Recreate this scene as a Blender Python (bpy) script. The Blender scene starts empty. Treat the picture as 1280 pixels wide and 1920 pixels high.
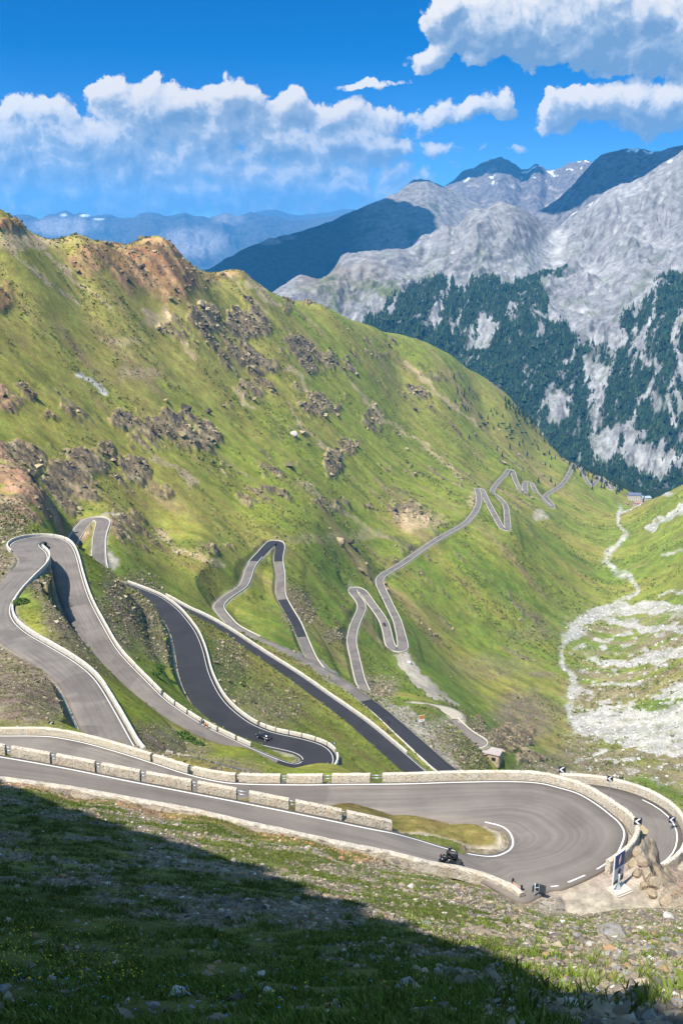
import bpy, bmesh, math, random
import numpy as np
from mathutils import Vector, Matrix

# ------------------------------------------------------------------ camera, sky, sun, exposure
SC = bpy.context.scene
COL = SC.collection
PITCH = math.radians(15.85)
FOC = 1867.0                       # focal length in pixels of the 1280 x 1920 photograph
cam_d = bpy.data.cameras.new("camera")
cam_d.sensor_fit = 'VERTICAL'; cam_d.sensor_height = 36.0
cam_d.lens = 36.0 * FOC / 1920.0
cam_d.clip_start = 0.5; cam_d.clip_end = 120000.0
cam = bpy.data.objects.new("camera", cam_d); COL.objects.link(cam)
cam.location = (0, 0, 0); cam.rotation_euler = (math.pi / 2 - PITCH, 0, 0)
SC.camera = cam
SUN_AZ = math.radians(48.0)        # behind the left shoulder
SUN_EL = math.radians(58.0)
SUNV = np.array([-math.cos(SUN_EL) * math.cos(SUN_AZ), -math.cos(SUN_EL) * math.sin(SUN_AZ), math.sin(SUN_EL)])
sun_d = bpy.data.lights.new("sun", 'SUN'); sun_d.energy = 5.0; sun_d.angle = math.radians(0.53)
sun_d.color = (1.0, 0.945, 0.86)
sun = bpy.data.objects.new("sun", sun_d); COL.objects.link(sun)
sun.rotation_euler = Vector(SUNV).to_track_quat('Z', 'Y').to_euler()
SC.view_settings.view_transform = 'Standard'; SC.view_settings.look = 'None'
SC.view_settings.gamma = 1.0; SC.view_settings.exposure = 1.2
SC.cycles.max_bounces = 5; SC.cycles.diffuse_bounces = 3; SC.cycles.volume_bounces = 0
SC.cycles.transparent_max_bounces = 6
SC.cycles.use_denoising = True

world = bpy.data.worlds.new("World"); SC.world = world; world.use_nodes = True
HAZE_COL, HAZE_D = (.07, .45, 1.0), 4.3e-5
SKY_LOW, SKY_HIGH, SKY_TOP, CLOUD_K = (.20, .34, .56), (.003, .235, .48), (2.3, 2.5, 2.0), 4.7
wt = world.node_tree; wt.nodes.clear()
def _ray(px, py):
    xc = (px - 640) / FOC; yc = -(py - 960) / FOC; c, s = math.cos(PITCH), math.sin(PITCH)
    d = (xc, c + yc * s, -s + yc * c); h = math.hypot(d[0], d[1])
    return math.degrees(math.atan2(d[0], d[1])), math.degrees(math.atan2(d[2], h))
def _wn(tree, typ, *ins, **kw):
    nd = tree.nodes.new('ShaderNode' + typ)
    for k, v in kw.items(): setattr(nd, k, v)
    for k, v in enumerate(ins):
        if v is None: continue
        if isinstance(v, bpy.types.NodeSocket): tree.links.new(v, nd.inputs[k])
        else: nd.inputs[k].default_value = v
    return nd
# cumulus of the day: centre px, py, half sizes, weight (photograph pixels turned into directions)
PUFFS = [(230,275,330,95,.42),(600,295,280,80,.40),(300,372,460,44,.55),(1090,55,240,62,.5),(50,212,70,36,1),(10,235,60,40,1),(95,235,60,30,.9),(205,180,36,40,1),(225,215,52,52,1),(262,190,48,44,1),(320,205,70,44,1),(350,195,40,30,.9),(425,188,60,38,1),(400,215,80,40,.9),(465,195,44,26,.9),(545,200,64,34,.9),(600,210,70,30,.8),(650,222,90,32,.75),(740,218,80,22,.6),(800,235,50,20,.7),(860,205,50,22,.75),(915,185,40,24,.85),(945,195,36,22,.8),
 (120,275,130,46,.85),(30,290,90,50,.8),(210,270,50,60,.8),(300,270,140,52,.75),(480,262,150,48,.75),(640,270,120,40,.7),(690,275,60,30,.8),(590,290,50,22,.85),(790,290,90,26,.6),(180,328,150,48,.8),(60,335,130,46,.8),(330,330,160,46,.75),(500,340,160,44,.72),(640,338,100,38,.7),(610,360,50,22,.7),(740,330,90,26,.5),(150,378,280,34,.7),(450,380,260,32,.62),(680,372,130,26,.5),
 (830,30,60,40,1),(900,40,100,46,1),(990,20,110,50,1),(1000,75,130,46,.9),(1110,30,130,56,1),(1200,20,90,50,1),(1230,80,110,60,.9),(1100,98,150,30,.75),(1220,108,100,24,.6),(1290,60,80,80,.9),(806,112,48,24,1),(835,98,24,20,1),(680,157,48,12,.6),(748,152,30,10,.55),(897,110,22,12,.5),
 (1090,190,60,40,1),(1060,215,50,30,1),(1130,205,80,40,.9),(1180,180,40,26,.8),(1210,210,100,38,1),(1280,195,70,44,1),(955,280,36,9,.5),(1040,180,20,12,.5)]
grp = bpy.data.node_groups.new('cumulus', 'ShaderNodeTree')
grp.interface.new_socket('P', in_out='INPUT', socket_type='NodeSocketVector')
grp.interface.new_socket('D', in_out='OUTPUT', socket_type='NodeSocketFloat'); grp.interface.new_socket('H', in_out='OUTPUT', socket_type='NodeSocketFloat')
gi = grp.nodes.new('NodeGroupInput'); go = grp.nodes.new('NodeGroupOutput'); P0 = gi.outputs[0]
def _fb(scale, det, amp, vec, rough=.55):
    nd = _wn(grp, 'TexNoise', vec, noise_dimensions='2D'); nd.inputs['Scale'].default_value = scale; nd.inputs['Detail'].default_value = det; nd.inputs['Roughness'].default_value = rough
    s = _wn(grp, 'VectorMath', nd.outputs['Color'], (.5, .5, .5), operation='SUBTRACT')
    return _wn(grp, 'VectorMath', s.outputs[0], (amp * 1.25, amp, 0), operation='MULTIPLY').outputs[0]
P1 = _wn(grp, 'VectorMath', P0, _fb(.36, 7, 2.0, P0, .60), operation='ADD').outputs[0]
D = H = None
for px, py, rx, ry, w in PUFFS:
    a, e = _ray(px, py); ax, ey = rx / 32.6 * 1.18, ry / 32.6 * 1.18
    Pk = P1 if D is None else _wn(grp, 'VectorMath', D, (1e-7, 0, 0), P1, operation='MULTIPLY_ADD').outputs[0]
    q = _wn(grp, 'VectorMath', Pk, (1 / ax, 1 / ey, 0), (-a / ax, -e / ey, 0), operation='MULTIPLY_ADD').outputs[0]
    f = _wn(grp, 'Math', 1.0, _wn(grp, 'VectorMath', q, q, operation='DOT_PRODUCT').outputs['Value'], operation='SUBTRACT', use_clamp=True).outputs[0]
    y = _wn(grp, 'SeparateXYZ', q).outputs[1]
    if w != 1: f = _wn(grp, 'Math', f, w, operation='MULTIPLY').outputs[0]
    k_ = _wn(grp, 'Math', 1.0, f, operation='SUBTRACT').outputs[0]
    D = k_ if D is None else _wn(grp, 'Math', D, k_, operation='MULTIPLY').outputs[0]
    h = _wn(grp, 'Math', f, y, operation='MULTIPLY').outputs[0]
    H = h if H is None else _wn(grp, 'Math', H, h, operation='ADD').outputs[0]
D = _wn(grp, 'Math', 1.0, D, operation='SUBTRACT').outputs[0]
P1 = _wn(grp, 'VectorMath', D, (1e-7, 0, 0), P1, operation='MULTIPLY_ADD').outputs[0]
v1 = _wn(grp, 'TexVoronoi', P1, feature='SMOOTH_F1', voronoi_dimensions='2D'); v1.inputs['Scale'].default_value = .55; v1.inputs['Detail'].default_value = 3; v1.inputs['Roughness'].default_value = .55; v1.inputs['Smoothness'].default_value = .35
bil_ = _wn(grp, 'Math', .62, v1.outputs['Distance'], operation='SUBTRACT').outputs[0]
fin = _wn(grp, 'TexNoise', P0, noise_dimensions='2D'); fin.inputs['Scale'].default_value = 1.0; fin.inputs['Detail'].default_value = 7; fin.inputs['Roughness'].default_value = .53
D2 = _wn(grp, 'Math', bil_, .58, D, operation='MULTIPLY_ADD').outputs[0]
D3 = _wn(grp, 'Math', _wn(grp, 'Math', fin.outputs['Fac'], .5, operation='SUBTRACT').outputs[0], .52, D2, operation='MULTIPLY_ADD').outputs[0]
grp.links.new(D3, go.inputs[0]); grp.links.new(H, go.inputs[1])

w_out = wt.nodes.new('ShaderNodeOutputWorld'); w_bg = wt.nodes.new('ShaderNodeBackground'); w_sky = wt.nodes.new('ShaderNodeTexSky')
w_sky.sky_type = 'NISHITA'; w_sky.sun_disc = False; w_sky.sun_elevation = SUN_EL
w_sky.sun_rotation = math.atan2(SUNV[0], SUNV[1]); w_sky.altitude = 2700; w_sky.air_density = 1.0; w_sky.dust_density = 0.2; w_sky.ozone_density = 2.0
tc = wt.nodes.new('ShaderNodeTexCoord'); sx = _wn(wt, 'SeparateXYZ', tc.outputs['Generated'])
az_ = _wn(wt, 'Math', _wn(wt, 'Math', sx.outputs[0], sx.outputs[1], operation='ARCTAN2').outputs[0], 180 / math.pi, operation='MULTIPLY').outputs[0]
el_ = _wn(wt, 'Math', _wn(wt, 'Math', sx.outputs[2], operation='ARCSINE').outputs[0], 180 / math.pi, operation='MULTIPLY').outputs[0]
cp = _wn(wt, 'CombineXYZ', az_, el_, 0.0).outputs[0]
g1 = wt.nodes.new('ShaderNodeGroup'); g1.node_tree = grp; wt.links.new(cp, g1.inputs[0])
g2 = wt.nodes.new('ShaderNodeGroup'); g2.node_tree = grp; wt.links.new(_wn(wt, 'VectorMath', cp, (-.36, .50, 0), operation='ADD').outputs[0], g2.inputs[0]); g2l = g2.inputs[0].links[0].from_node
wt.links.new(_wn(wt, 'VectorMath', g1.outputs[0], (1e-7, 0, 0), cp, operation='MULTIPLY_ADD').outputs[0], g2l.inputs[0])
soft_ = _wn(wt, 'MapRange', el_, 2.0, 6.5, .42, .20).outputs[0]
thr_ = _wn(wt, 'MapRange', el_, 1.0, 5.0, .05, .27).outputs[0]
alpha = _wn(wt, 'MapRange', g1.outputs[0], thr_, _wn(wt, 'Math', .30, soft_, operation='ADD').outputs[0], 0.0, 1.0, interpolation_type='SMOOTHSTEP').outputs[0]
lit = _wn(wt, 'Math', g1.outputs[0], g2.outputs[0], operation='SUBTRACT').outputs[0]
lit = _wn(wt, 'Math', lit, 1.12, _wn(wt, 'Math', g1.outputs[1], .50, .36, operation='MULTIPLY_ADD').outputs[0], operation='MULTIPLY_ADD').outputs[0]
thick = _wn(wt, 'MapRange', g1.outputs[0], .5, 1.4, .10, -.26).outputs[0]
lit = _wn(wt, 'Math', lit, thick, operation='ADD', use_clamp=True).outputs[0]
def _mixc(f, a, b):
    nd = wt.nodes.new('ShaderNodeMix'); nd.data_type = 'RGBA'
    for k, v in ((0, f), (6, a), (7, b)):
        if isinstance(v, bpy.types.NodeSocket): wt.links.new(v, nd.inputs[k])
        else: nd.inputs[k].default_value = v if not isinstance(v, tuple) else (*v, 1)
    return nd.outputs[2]
# the clear sky, deepened, and the sunlit and shaded white of the clouds in the same units
skyc = wt.nodes.new('ShaderNodeMix'); skyc.data_type = 'RGBA'; skyc.blend_type = 'MULTIPLY'; skyc.inputs[0].default_value = 1
wt.links.new(w_sky.outputs[0], skyc.inputs[6])
up = _wn(wt, 'MapRange', el_, 0.0, 9.0, 0.0, 1.0).outputs[0]
up2 = _wn(wt, 'MapRange', el_, 13.0, 45.0, 0.0, 1.0).outputs[0]
wt.links.new(_mixc(up2, _mixc(up, SKY_LOW, SKY_HIGH), SKY_TOP), skyc.inputs[7])
cr = wt.nodes.new('ShaderNodeValToRGB'); wt.links.new(lit, cr.inputs[0])
for k, (p, c) in enumerate(((0.0, (2.3, 3.9, 6.3)), (.38, (4.3, 5.7, 7.6)), (.62, (7.6, 8.2, 9.2)), (1.0, (10.6, 10.3, 10.0)))):
    e = cr.color_ramp.elements[k] if k < 2 else cr.color_ramp.elements.new(p)
    e.position = p; e.color = (c[0] / 12, c[1] / 12, c[2] / 12, 1)
ccol = wt.nodes.new('ShaderNodeMix'); ccol.data_type = 'RGBA'; ccol.blend_type = 'MULTIPLY'; ccol.inputs[0].default_value = 1
wt.links.new(cr.outputs[0], ccol.inputs[6]); ccol.inputs[7].default_value = (CLOUD_K, CLOUD_K, CLOUD_K, 1)
lowm = _wn(wt, 'MapRange', el_, .5, 6.5, .30, 0.0).outputs[0]
cfade = _mixc(lowm, ccol.outputs[2], (CLOUD_K * .34, CLOUD_K * .48, CLOUD_K * .70))
final = _mixc(alpha, skyc.outputs[2], cfade)
w_bg.inputs[1].default_value = 0.10
wt.links.new(final, w_bg.inputs[0])
# clouds stand only in the part of the sky ahead
bg0 = wt.nodes.new('ShaderNodeBackground'); bg0.inputs[1].default_value = 0.10; wt.links.new(skyc.outputs[2], bg0.inputs[0])
ga = _wn(wt, 'Math', _wn(wt, 'Math', az_, operation='ABSOLUTE').outputs[0], 27.0, operation='LESS_THAN').outputs[0]
gb = _wn(wt, 'Math', _wn(wt, 'Math', _wn(wt, 'Math', el_, 7.0, operation='SUBTRACT').outputs[0], operation='ABSOLUTE').outputs[0], 8.0, operation='LESS_THAN').outputs[0]
ms = _wn(wt, 'MixShader', _wn(wt, 'Math', ga, gb, operation='MULTIPLY').outputs[0], bg0.outputs[0], w_bg.outputs[0])
wt.links.new(ms.outputs[0], w_out.inputs[0])
world.cycles.sampling_method = 'MANUAL'; world.cycles.sample_map_resolution = 256

# ------------------------------------------------------------------ noise
_rs = np.random.RandomState(7)
_ga = _rs.rand(4096) * 2 * np.pi
_GX, _GY = np.cos(_ga).astype(np.float32), np.sin(_ga).astype(np.float32)
def _h(ix, iy, s):
    n = (ix.astype(np.int64) * 374761393 + iy.astype(np.int64) * 668265263 + s * 974634777) & 0xffffffff
    n = ((n ^ (n >> 13)) * 1274126177) & 0xffffffff
    return ((n ^ (n >> 16)) & 4095).astype(np.int32)
def perlin(x, y, seed=0):
    x0 = np.floor(x); y0 = np.floor(y); fx = (x - x0).astype(np.float32); fy = (y - y0).astype(np.float32)
    x0 = x0.astype(np.int32); y0 = y0.astype(np.int32)
    u = fx * fx * fx * (fx * (fx * 6 - 15) + 10); v = fy * fy * fy * (fy * (fy * 6 - 15) + 10)
    def g(dx, dy):
        i = _h(x0 + dx, y0 + dy, seed)
        return _GX[i] * (fx - dx) + _GY[i] * (fy - dy)
    a = g(0, 0); b = g(1, 0); c = g(0, 1); d = g(1, 1)
    return 1.5 * (a + u * (b - a) + v * (c - a + u * (a - b - c + d)))
def fbm(x, y, scale, octv=4, seed=0, gain=0.5, ridged=False):
    s = np.zeros(np.shape(x), np.float32); a = 1.0; t = 0.0; f = 1.0 / scale
    for o in range(octv):
        n = perlin(x * f + 17.3 * o, y * f - 9.1 * o, seed + o * 31)
        if ridged: n = 1 - 2 * np.abs(n)
        s += a * n; t += a; a *= gain; f *= 2.03
    return s / t
def sstep(a, b, x):
    t = np.clip((x - a) / (b - a), 0, 1); return t * t * (3 - 2 * t)

# ------------------------------------------------------------------ where a line of sight meets a height or a distance
CP, SP = math.cos(PITCH), math.sin(PITCH)
def ray(px, py):
    xc = (np.asarray(px, float) - 640) / FOC; yc = -(np.asarray(py, float) - 960) / FOC
    return xc, CP + yc * SP, -SP + yc * CP
def at_z(px, py, z):
    x, y, d = ray(px, py); t = np.asarray(z, float) / d
    return np.stack([x * t, y * t, d * t], -1)
def at_r(px, py, r):
    x, y, d = ray(px, py); t = np.asarray(r, float) / np.hypot(x, y)
    return np.stack([x * t, y * t, d * t], -1)
def to_px(x, y, z):
    f = y * CP - z * SP; u = y * SP + z * CP
    f = np.maximum(f, 1e-3)
    return 640 + FOC * x / f, 960 - FOC * u / f

def catmull(P, sub):
    P = np.asarray(P, float); n = len(P)
    Q = np.vstack([2 * P[0] - P[1], P, 2 * P[-1] - P[-2]]); out = []
    for i in range(n - 1):
        a, b, c, d = Q[i:i + 4]
        for k in range(sub):
            t = k / sub
            out.append(0.5 * (2 * b + (c - a) * t + (2 * a - 5 * b + 4 * c - d) * t * t + (3 * b - a - 3 * c + d) * t ** 3))
    out.append(P[-1]); return np.array(out)
def resample(P, step):
    P = np.asarray(P, float); d = np.r_[0, np.cumsum(np.linalg.norm(np.diff(P[:, :3], axis=0), axis=1))]
    n = max(3, int(round(d[-1] / step)) + 1); s = np.linspace(0, d[-1], n)
    return np.stack([np.interp(s, d, P[:, k]) for k in range(P.shape[1])], 1)
def smooth(a, n, times=1):
    a = np.array(a, float); k = np.ones(2 * n + 1) / (2 * n + 1)
    for _ in range(times):
        p = np.r_[2 * a[0] - a[n:0:-1], a, 2 * a[-1] - a[-2:-n - 2:-1]] if len(a) > n + 1 else a
        a = np.convolve(p, k, 'valid') if len(a) > n + 1 else a
    return a

# ------------------------------------------------------------------ objects
def tag(o, label=None, cat=None, group=None, kind=None):
    if label: o['label'] = label
    if cat: o['category'] = cat
    if group: o['group'] = group
    if kind: o['kind'] = kind
    return o
def empty(name, loc, rz=0.0):
    o = bpy.data.objects.new(name, None); COL.objects.link(o)
    o.location = tuple(float(v) for v in loc); o.rotation_euler = (0, 0, rz); o.empty_display_size = 0.3
    return o
def np_mesh(name, V, F, mat=None, cols=None, parent=None, flat=False, uv=None, attrs=None):
    """V (n,3), F (m,4) or (m,3); cols {name: (n,4)}; attrs {name: (n,)}"""
    me = bpy.data.meshes.new(name); V = np.ascontiguousarray(V, np.float32); F = np.ascontiguousarray(F, np.int32)
    k = F.shape[1]
    me.vertices.add(len(V)); me.vertices.foreach_set('co', V.ravel())
    me.loops.add(F.size); me.loops.foreach_set('vertex_index', F.ravel())
    me.polygons.add(len(F)); me.polygons.foreach_set('loop_start', np.arange(0, F.size, k, dtype=np.int32))
    me.polygons.foreach_set('use_smooth', np.full(len(F), not flat))
    me.update(calc_edges=True)
    for n, c in (cols or {}).items():
        a = me.color_attributes.new(n, 'FLOAT_COLOR', 'POINT'); a.data.foreach_set('color', np.ascontiguousarray(c, np.float32).ravel())
    for n, c in (attrs or {}).items():
        a = me.attributes.new(n, 'FLOAT', 'POINT'); a.data.foreach_set('value', np.ascontiguousarray(c, np.float32))
    if uv is not None:
        l = me.uv_layers.new(name='UVMap'); l.data.foreach_set('uv', np.ascontiguousarray(uv[F.ravel()], np.float32).ravel())
    o = bpy.data.objects.new(name, me); COL.objects.link(o)
    if mat: me.materials.append(mat)
    if parent: o.parent = parent
    return o
def grid_faces(nr, nc):
    i = np.arange(nr * nc, dtype=np.int32).reshape(nr, nc)
    return np.stack([i[:-1, :-1], i[:-1, 1:], i[1:, 1:], i[1:, :-1]], -1).reshape(-1, 4)
DETAIL, STUFF = 1.0, 1.0

# ------------------------------------------------------------------ roads: traced centre lines, heights in metres below the eye
# each road: list of (px, py, z or None, width)
def fill_z(rows):
    rows = [list(r) for r in rows]; n = len(rows)
    P = np.array([[r[0], r[1]] for r in rows], float)
    known = [i for i in range(n) if rows[i][2] is not None]
    s = np.r_[0, np.cumsum(np.hypot(*np.diff(P, axis=0).T))]
    z = np.interp(s, s[known], [rows[i][2] for i in known])
    w = [r[3] for r in rows]
    return np.column_stack([P, z, w])
def road_line(rows, step, zs=4):
    A = catmull(fill_z(rows), 8)
    X = at_z(A[:, 0], A[:, 1], A[:, 2]); B = resample(np.column_stack([X, A[:, 3]]), step)
    for k in range(3): B[:, k] = smooth(B[:, k], 2 if k < 2 else zs, 2)
    return B            # x, y, z, width

R_AB = [(225,1422,-76,7),(215,1409,-76.6,7),(184,1346,None,7),(150,1284,None,7),(117,1252,None,7),(69,1221,None,7),(22,1192,None,7),(-3,1165,None,7),
 (-5,1138,None,7),(14,1109,None,7),(40,1081,None,7.5),(62,1058,None,8),(64,1042,None,8.5),(50,1030,None,9),(45,1021,-95,9.5),(58,1013,None,9.5),(77,1011,None,9),(96,1015,None,9),
 (110,1026,None,9),(120,1046,None,8.5),(128,1081,None,8.5),(142,1127,-104,8.5),(165,1174,None,8.5),(192,1221,None,8.2),(219,1252,None,8),(250,1284,None,8),(285,1317,-111,7.5),
 (328,1346,None,7),(375,1374,None,6.8),(422,1396,None,6.8),(469,1418,None,6.8),(502,1433,-119.5,7),(535,1446,None,7.5),(565,1449,-121,8),(590,1440,None,8.5),(600,1424,None,8.5),(590,1408,None,8.5),(566,1399,None,8),(535,1392,None,8),
 (497,1383,-123,8),(456,1367,None,8),(424,1346,None,8.5),(400,1325,None,9),(382,1300,None,9.3),(366,1263,None,9.5),(357,1222,-131,9.5),(348,1192,None,9),(337,1172,None,8.5),(322,1151,None,8),
 (307,1137,None,8),(286,1121,-137.5,7.5),(265,1111,None,7),(245,1103,None,7),(228,1096,-142,6.5),(212,1090,None,6),(200,1082,None,6),(191,1072,-145.5,6),(187,1056,None,6),(186,1035,None,6),(187,1010,None,6),(191,992,None,6.5),
 (194,980,None,7),(187,973,-152,7),(174,973,None,6.5),(162,980,None,6),(150,993,None,6),(140,1008,None,6),(132,1022,-156,6),(126,1034,None,6),(118,1047,None,6)]
R_D = [(300,1120,-166,6.5),(316,1128,None,6.5),(342,1143,None,6.5),(375,1158,None,6.5),(422,1185,None,6.5),(485,1227,None,6.5),(547,1267,None,6.8),(610,1312,None,7),(672,1357,-177,7.5),(729,1406,None,8),(768,1440,-180,8),(800,1466,None,8),
 (840,1484,None,8),(875,1482,None,8),(880,1470,-183.5,7.5),(860,1458,None,7),(834,1444,-185,7),(790,1405,None,7),(749,1368,None,6.8),(718,1340,None,6.5),(681,1311,None,6.2),(640,1282,-192,6),(600,1257,None,6),(547,1228,None,6),(510,1210,-198,5.5),(480,1197,None,5.5),
 (456,1185,None,5.5),(437,1174,None,5.5),(426,1162,-203,5.5),(415,1149,None,5.5),(409,1137,None,5.8),(418,1125,None,5.8),(435,1113,None,5.5),(454,1100,-208,5.5),(463,1082,None,5.5),(467,1068,None,5.5),(477,1052,None,5.8),(492,1036,None,6),(504,1023,None,6.5),
 (513,1016,-217,7),(522,1017,None,7),(525,1028,None,6.5),(522,1045,None,6),(523,1060,None,5.8),(526,1077,None,5.6),(526,1098,-222,5.6),(527,1117,None,5.6),(535,1134,None,5.6),(545,1151,None,5.6),(555,1168,None,5.6),(564,1189,None,5.6),(571,1206,-230,5.6),(579,1225,None,5.6),(590,1245,None,5.6),(604,1262,-233,5.6)]
R_G = [(684,1296,-259,5.6),(675,1276,-260,5.6),(669,1251,None,5.6),(664,1229,None,5.6),(659,1204,None,5.8),(662,1182,None,5.8),(669,1162,-269,5.8),(677,1145,None,5.8),(677,1132,None,5.8),(668,1119,None,6),(660,1108,-277,6.5),(663,1102,None,6.5),(673,1103,None,6.5),(684,1115,None,6.2),
 (697,1133,-281,6),(711,1152,None,6),(721,1169,None,6),(727,1193,-288,6),(731,1211,None,6.5),(737,1220,-291,7),(746,1222,None,7.5),(755,1217,None,7.5),(754,1203,None,6.8),(750,1185,-295,6.2),(744,1163,None,6),(733,1141,None,6),(722,1118,-300,6),(713,1099,None,6.5),(711,1088,None,6.5),(717,1079,-304,6.5),
 (732,1070,None,6.2),(755,1056,None,6),(790,1031,-310,6),(825,1008,None,6),(865,986,None,6),(886,966,-322,6),(896,947,None,6.2),(897,929,None,6.5),(894,918,-327.5,7),(901,917,None,7),(911,937,None,6.5),(926,965,-334,6.2),(939,988,None,6.5),(947,995,-340,7),
 (951,989,None,7),(950,973,None,6.5),(948,952,-349,6),(941,940,None,6),(930,930,None,6),(922,925,-356,6),(925,915,None,6),(935,902,None,6),(946,891,None,6),(952,882,-375,7),(959,882,None,7),(965,899,None,6.5),(974,918,None,6.5),(980,924,-388,7.5),(984,920,None,7.5),
 (983,908,None,7),(988,903,-396,7),(996,907,None,6.5),(1003,921,None,6.5),(1017,937,-409,6.5),(1030,950,None,7),(1035,953,-415,7.5),(1033,946,None,7),(1024,934,None,6.5),(1023,928,-428,6.5),(1036,920,None,6.5),(1053,908,None,6.5),(1066,889,None,6.5),(1074,872,-455,7.5),(1082,871,None,7.5),
 (1090,882,None,6.5),(1098,900,None,6.5),(1108,912,-476,7),(1113,907,None,7),(1120,898,None,6.5),(1118,892,-485,7),(1126,893,None,6.5),(1137,909,None,6.5),(1144,918,-494,7),(1148,917,None,7),(1145,907,None,6.5),(1143,901,-502,6.5)]
R_H = [(848,1350,-238.5,6),(861,1363,-239.5,6),(877,1376,None,6),(893,1386,-241,6.5),(903,1391,None,7),(906,1396,-242,7),(898,1400,None,6.5),(885,1398,-243,6)]
R_P = [(770,1318,-236.5,5),(790,1322,-237,6),(815,1326,None,6.5),(840,1331,-237.6,7),(856,1339,None,7),(858,1348,-238.2,6)]
# the near hairpin by both edges: outer (px, py), inner (px, py), z
R_L = [(-150,1380,-150,1425,-66),(-60,1377,-60,1422,-64.8),(0,1378,0,1425,-64),(60,1378,60,1428,-63.5),(100,1380,100,1432,-63.2),(150,1389,150,1443,-62.7),(200,1402,200,1455,-62.2),(250,1417,250,1464,-61.7),(300,1433,300,1474,-61.2),(350,1449,350,1484,-60.8),
 (400,1461,400,1492,-60.4),(450,1467,450,1497,-60),(560,1469,560,1504,-59),(650,1468,640,1513,-58.2),(760,1467,740,1526,-57.3),(860,1464,830,1538,-56.7),(952,1463,895,1544,-56.2),(1010,1466,918,1548,-55.9),(1050,1475,930,1551,-55.8),(1088,1487,939,1555,-55.7),
 (1122,1507,946,1561,-55.6),(1147,1526,950,1567,-55.5),(1165,1542,952,1573,-55.5),(1175,1560,953,1579,-55.4),(1172,1580,952,1585,-55.3),(1158,1606,948,1591,-55.2),(1120,1634,940,1596,-55.1),(1060,1661,925,1601,-55),(1028,1668,905,1602,-55),(980,1688,870,1596,-54.8),
 (905,1649,835,1588,-54.4),(850,1634,775,1570,-54),(780,1620,733,1558,-53.2),(700,1601,690,1549,-52.5),(600,1581,600,1530,-51.3),(480,1554,480,1506,-50.2),(360,1527,360,1483,-49.2),(240,1505,240,1460,-48.2),(120,1484,120,1436,-47.2),(0,1468,0,1415,-46.2),(-120,1452,-120,1395,-45.2),(-220,1440,-220,1380,-44.5)]
# second hairpin just below the first
R_2 = [(900,1500,-67,6),(1000,1494,-66.5,6),(1080,1492,-66.3,6),(1140,1500,-66,6.5),(1185,1516,-65.8,7),(1213,1537,-65.6,7.5),(1219,1562,-65.6,7.5),(1208,1585,-65.8,7.5),(1188,1603,-66,7),(1160,1615,-66.3,6.5),(1100,1622,-67,6),(950,1610,-69,6),(700,1540,-72,6),(500,1480,-74,6),(330,1435,-75.5,6.5)]

RL = catmull(R_L, 10)
L_out = at_z(RL[:, 0], RL[:, 1], RL[:, 4]); L_in = at_z(RL[:, 2], RL[:, 3], RL[:, 4])
LINES = {}
LINES['AB'] = road_line(R_AB, 1.2); LINES['D'] = road_line(R_D, 1.6); LINES['G'] = road_line(R_G, 2.5, 5)
LINES['H'] = road_line(R_H, 1.5); LINES['P'] = road_line(R_P, 1.5); LINES['two'] = road_line(R_2, 1.0)

# ------------------------------------------------------------------ the mountain side and the valley: slope by azimuth and distance
CT = []                                    # (azimuth, ln r, z / r)
def ctl(p, w=1.0):
    r = math.hypot(p[0], p[1]); CT.append((math.atan2(p[0], p[1]), math.log(r), p[2] / r, w))
for px, py, r in [
 # slope under the eye down to the near road
 (-420,1900,10),(0,1920,9.5),(320,1920,8.6),(640,1920,8),(960,1920,8.4),(1280,1920,8.8),(1700,1900,9),
 (-420,1700,22),(0,1770,17),(320,1800,15.5),(640,1810,15),(960,1838,13.5),(1280,1842,15),(1700,1850,14),
 (-420,1560,45),(0,1620,34),(320,1680,28),(640,1712,27),(900,1752,25),(1100,1790,24),(1280,1790,25),(1700,1820,24),
 (0,1520,57),(320,1585,47),(640,1652,44),(820,1690,43),(1000,1725,40),(1135,1743,44),(1280,1745,40),
 (0,1474,73),(200,1510,68.5),(400,1546,66),(600,1593,63.5),(800,1642,63),(930,1680,62),
 (1130,1705,68.5),(1180,1692,70.5),
 # beyond the near hairpin, far below
 (1250,1640,95),(1350,1600,110),(1280,1575,118),
 # rough ground between the lanes
 (60,1300,158),(110,1340,150),(-80,1290,175),(100,1170,225),(110,1120,255),
 # left hillside
 (0,960,430),(0,850,560),(0,700,680),(0,600,760),(0,500,840),(0,418,885),(-300,850,470),(-300,600,640),(-300,400,760),
 (150,850,640),(150,700,780),(150,600,880),(150,500,970),(150,452,1000),(100,960,485),
 (300,1000,600),(300,900,690),(300,800,790),(300,700,900),(300,600,1010),(300,520,1080),(300,454,1120),
 (450,950,740),(450,850,860),(450,700,1060),(450,600,1190),(450,517,1280),
 (600,1000,780),(600,850,1010),(600,700,1260),(600,600,1440),(600,574,1500),
 (650,597,1590),(700,613,1670),(800,643,1820),(850,669,1900),(950,739,2040),(750,950,1050),(750,800,1380),(750,700,1600),(750,628,1750),(900,850,1570),(900,750,1850),(900,703,1975),(1000,830,1950),(1000,790,2080),(1060,862,2060),
 (400,1060,560),(600,1130,640),
 # valley floor and its right side
 (1000,1050,1150),(900,1100,960),(850,1200,830),(950,1200,900),(1000,1300,790),(900,1320,690),(950,1400,600),(1080,1400,715),
 (1060,1250,905),(1140,1080,1300),(1160,960,1840),(1185,945,1960),(1280,1000,1358),(1280,912,1560),(1215,938,1830),(1280,1100,1150),(1280,1200,930),(1280,1300,800),(1280,1400,700),(1280,1480,600),(1200,1470,565),
 (1450,1400,640),(1500,1100,900),(1500,850,1250),(1150,905,2120),(1190,925,2130)]:
    ctl(at_r(px, py, r))
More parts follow.
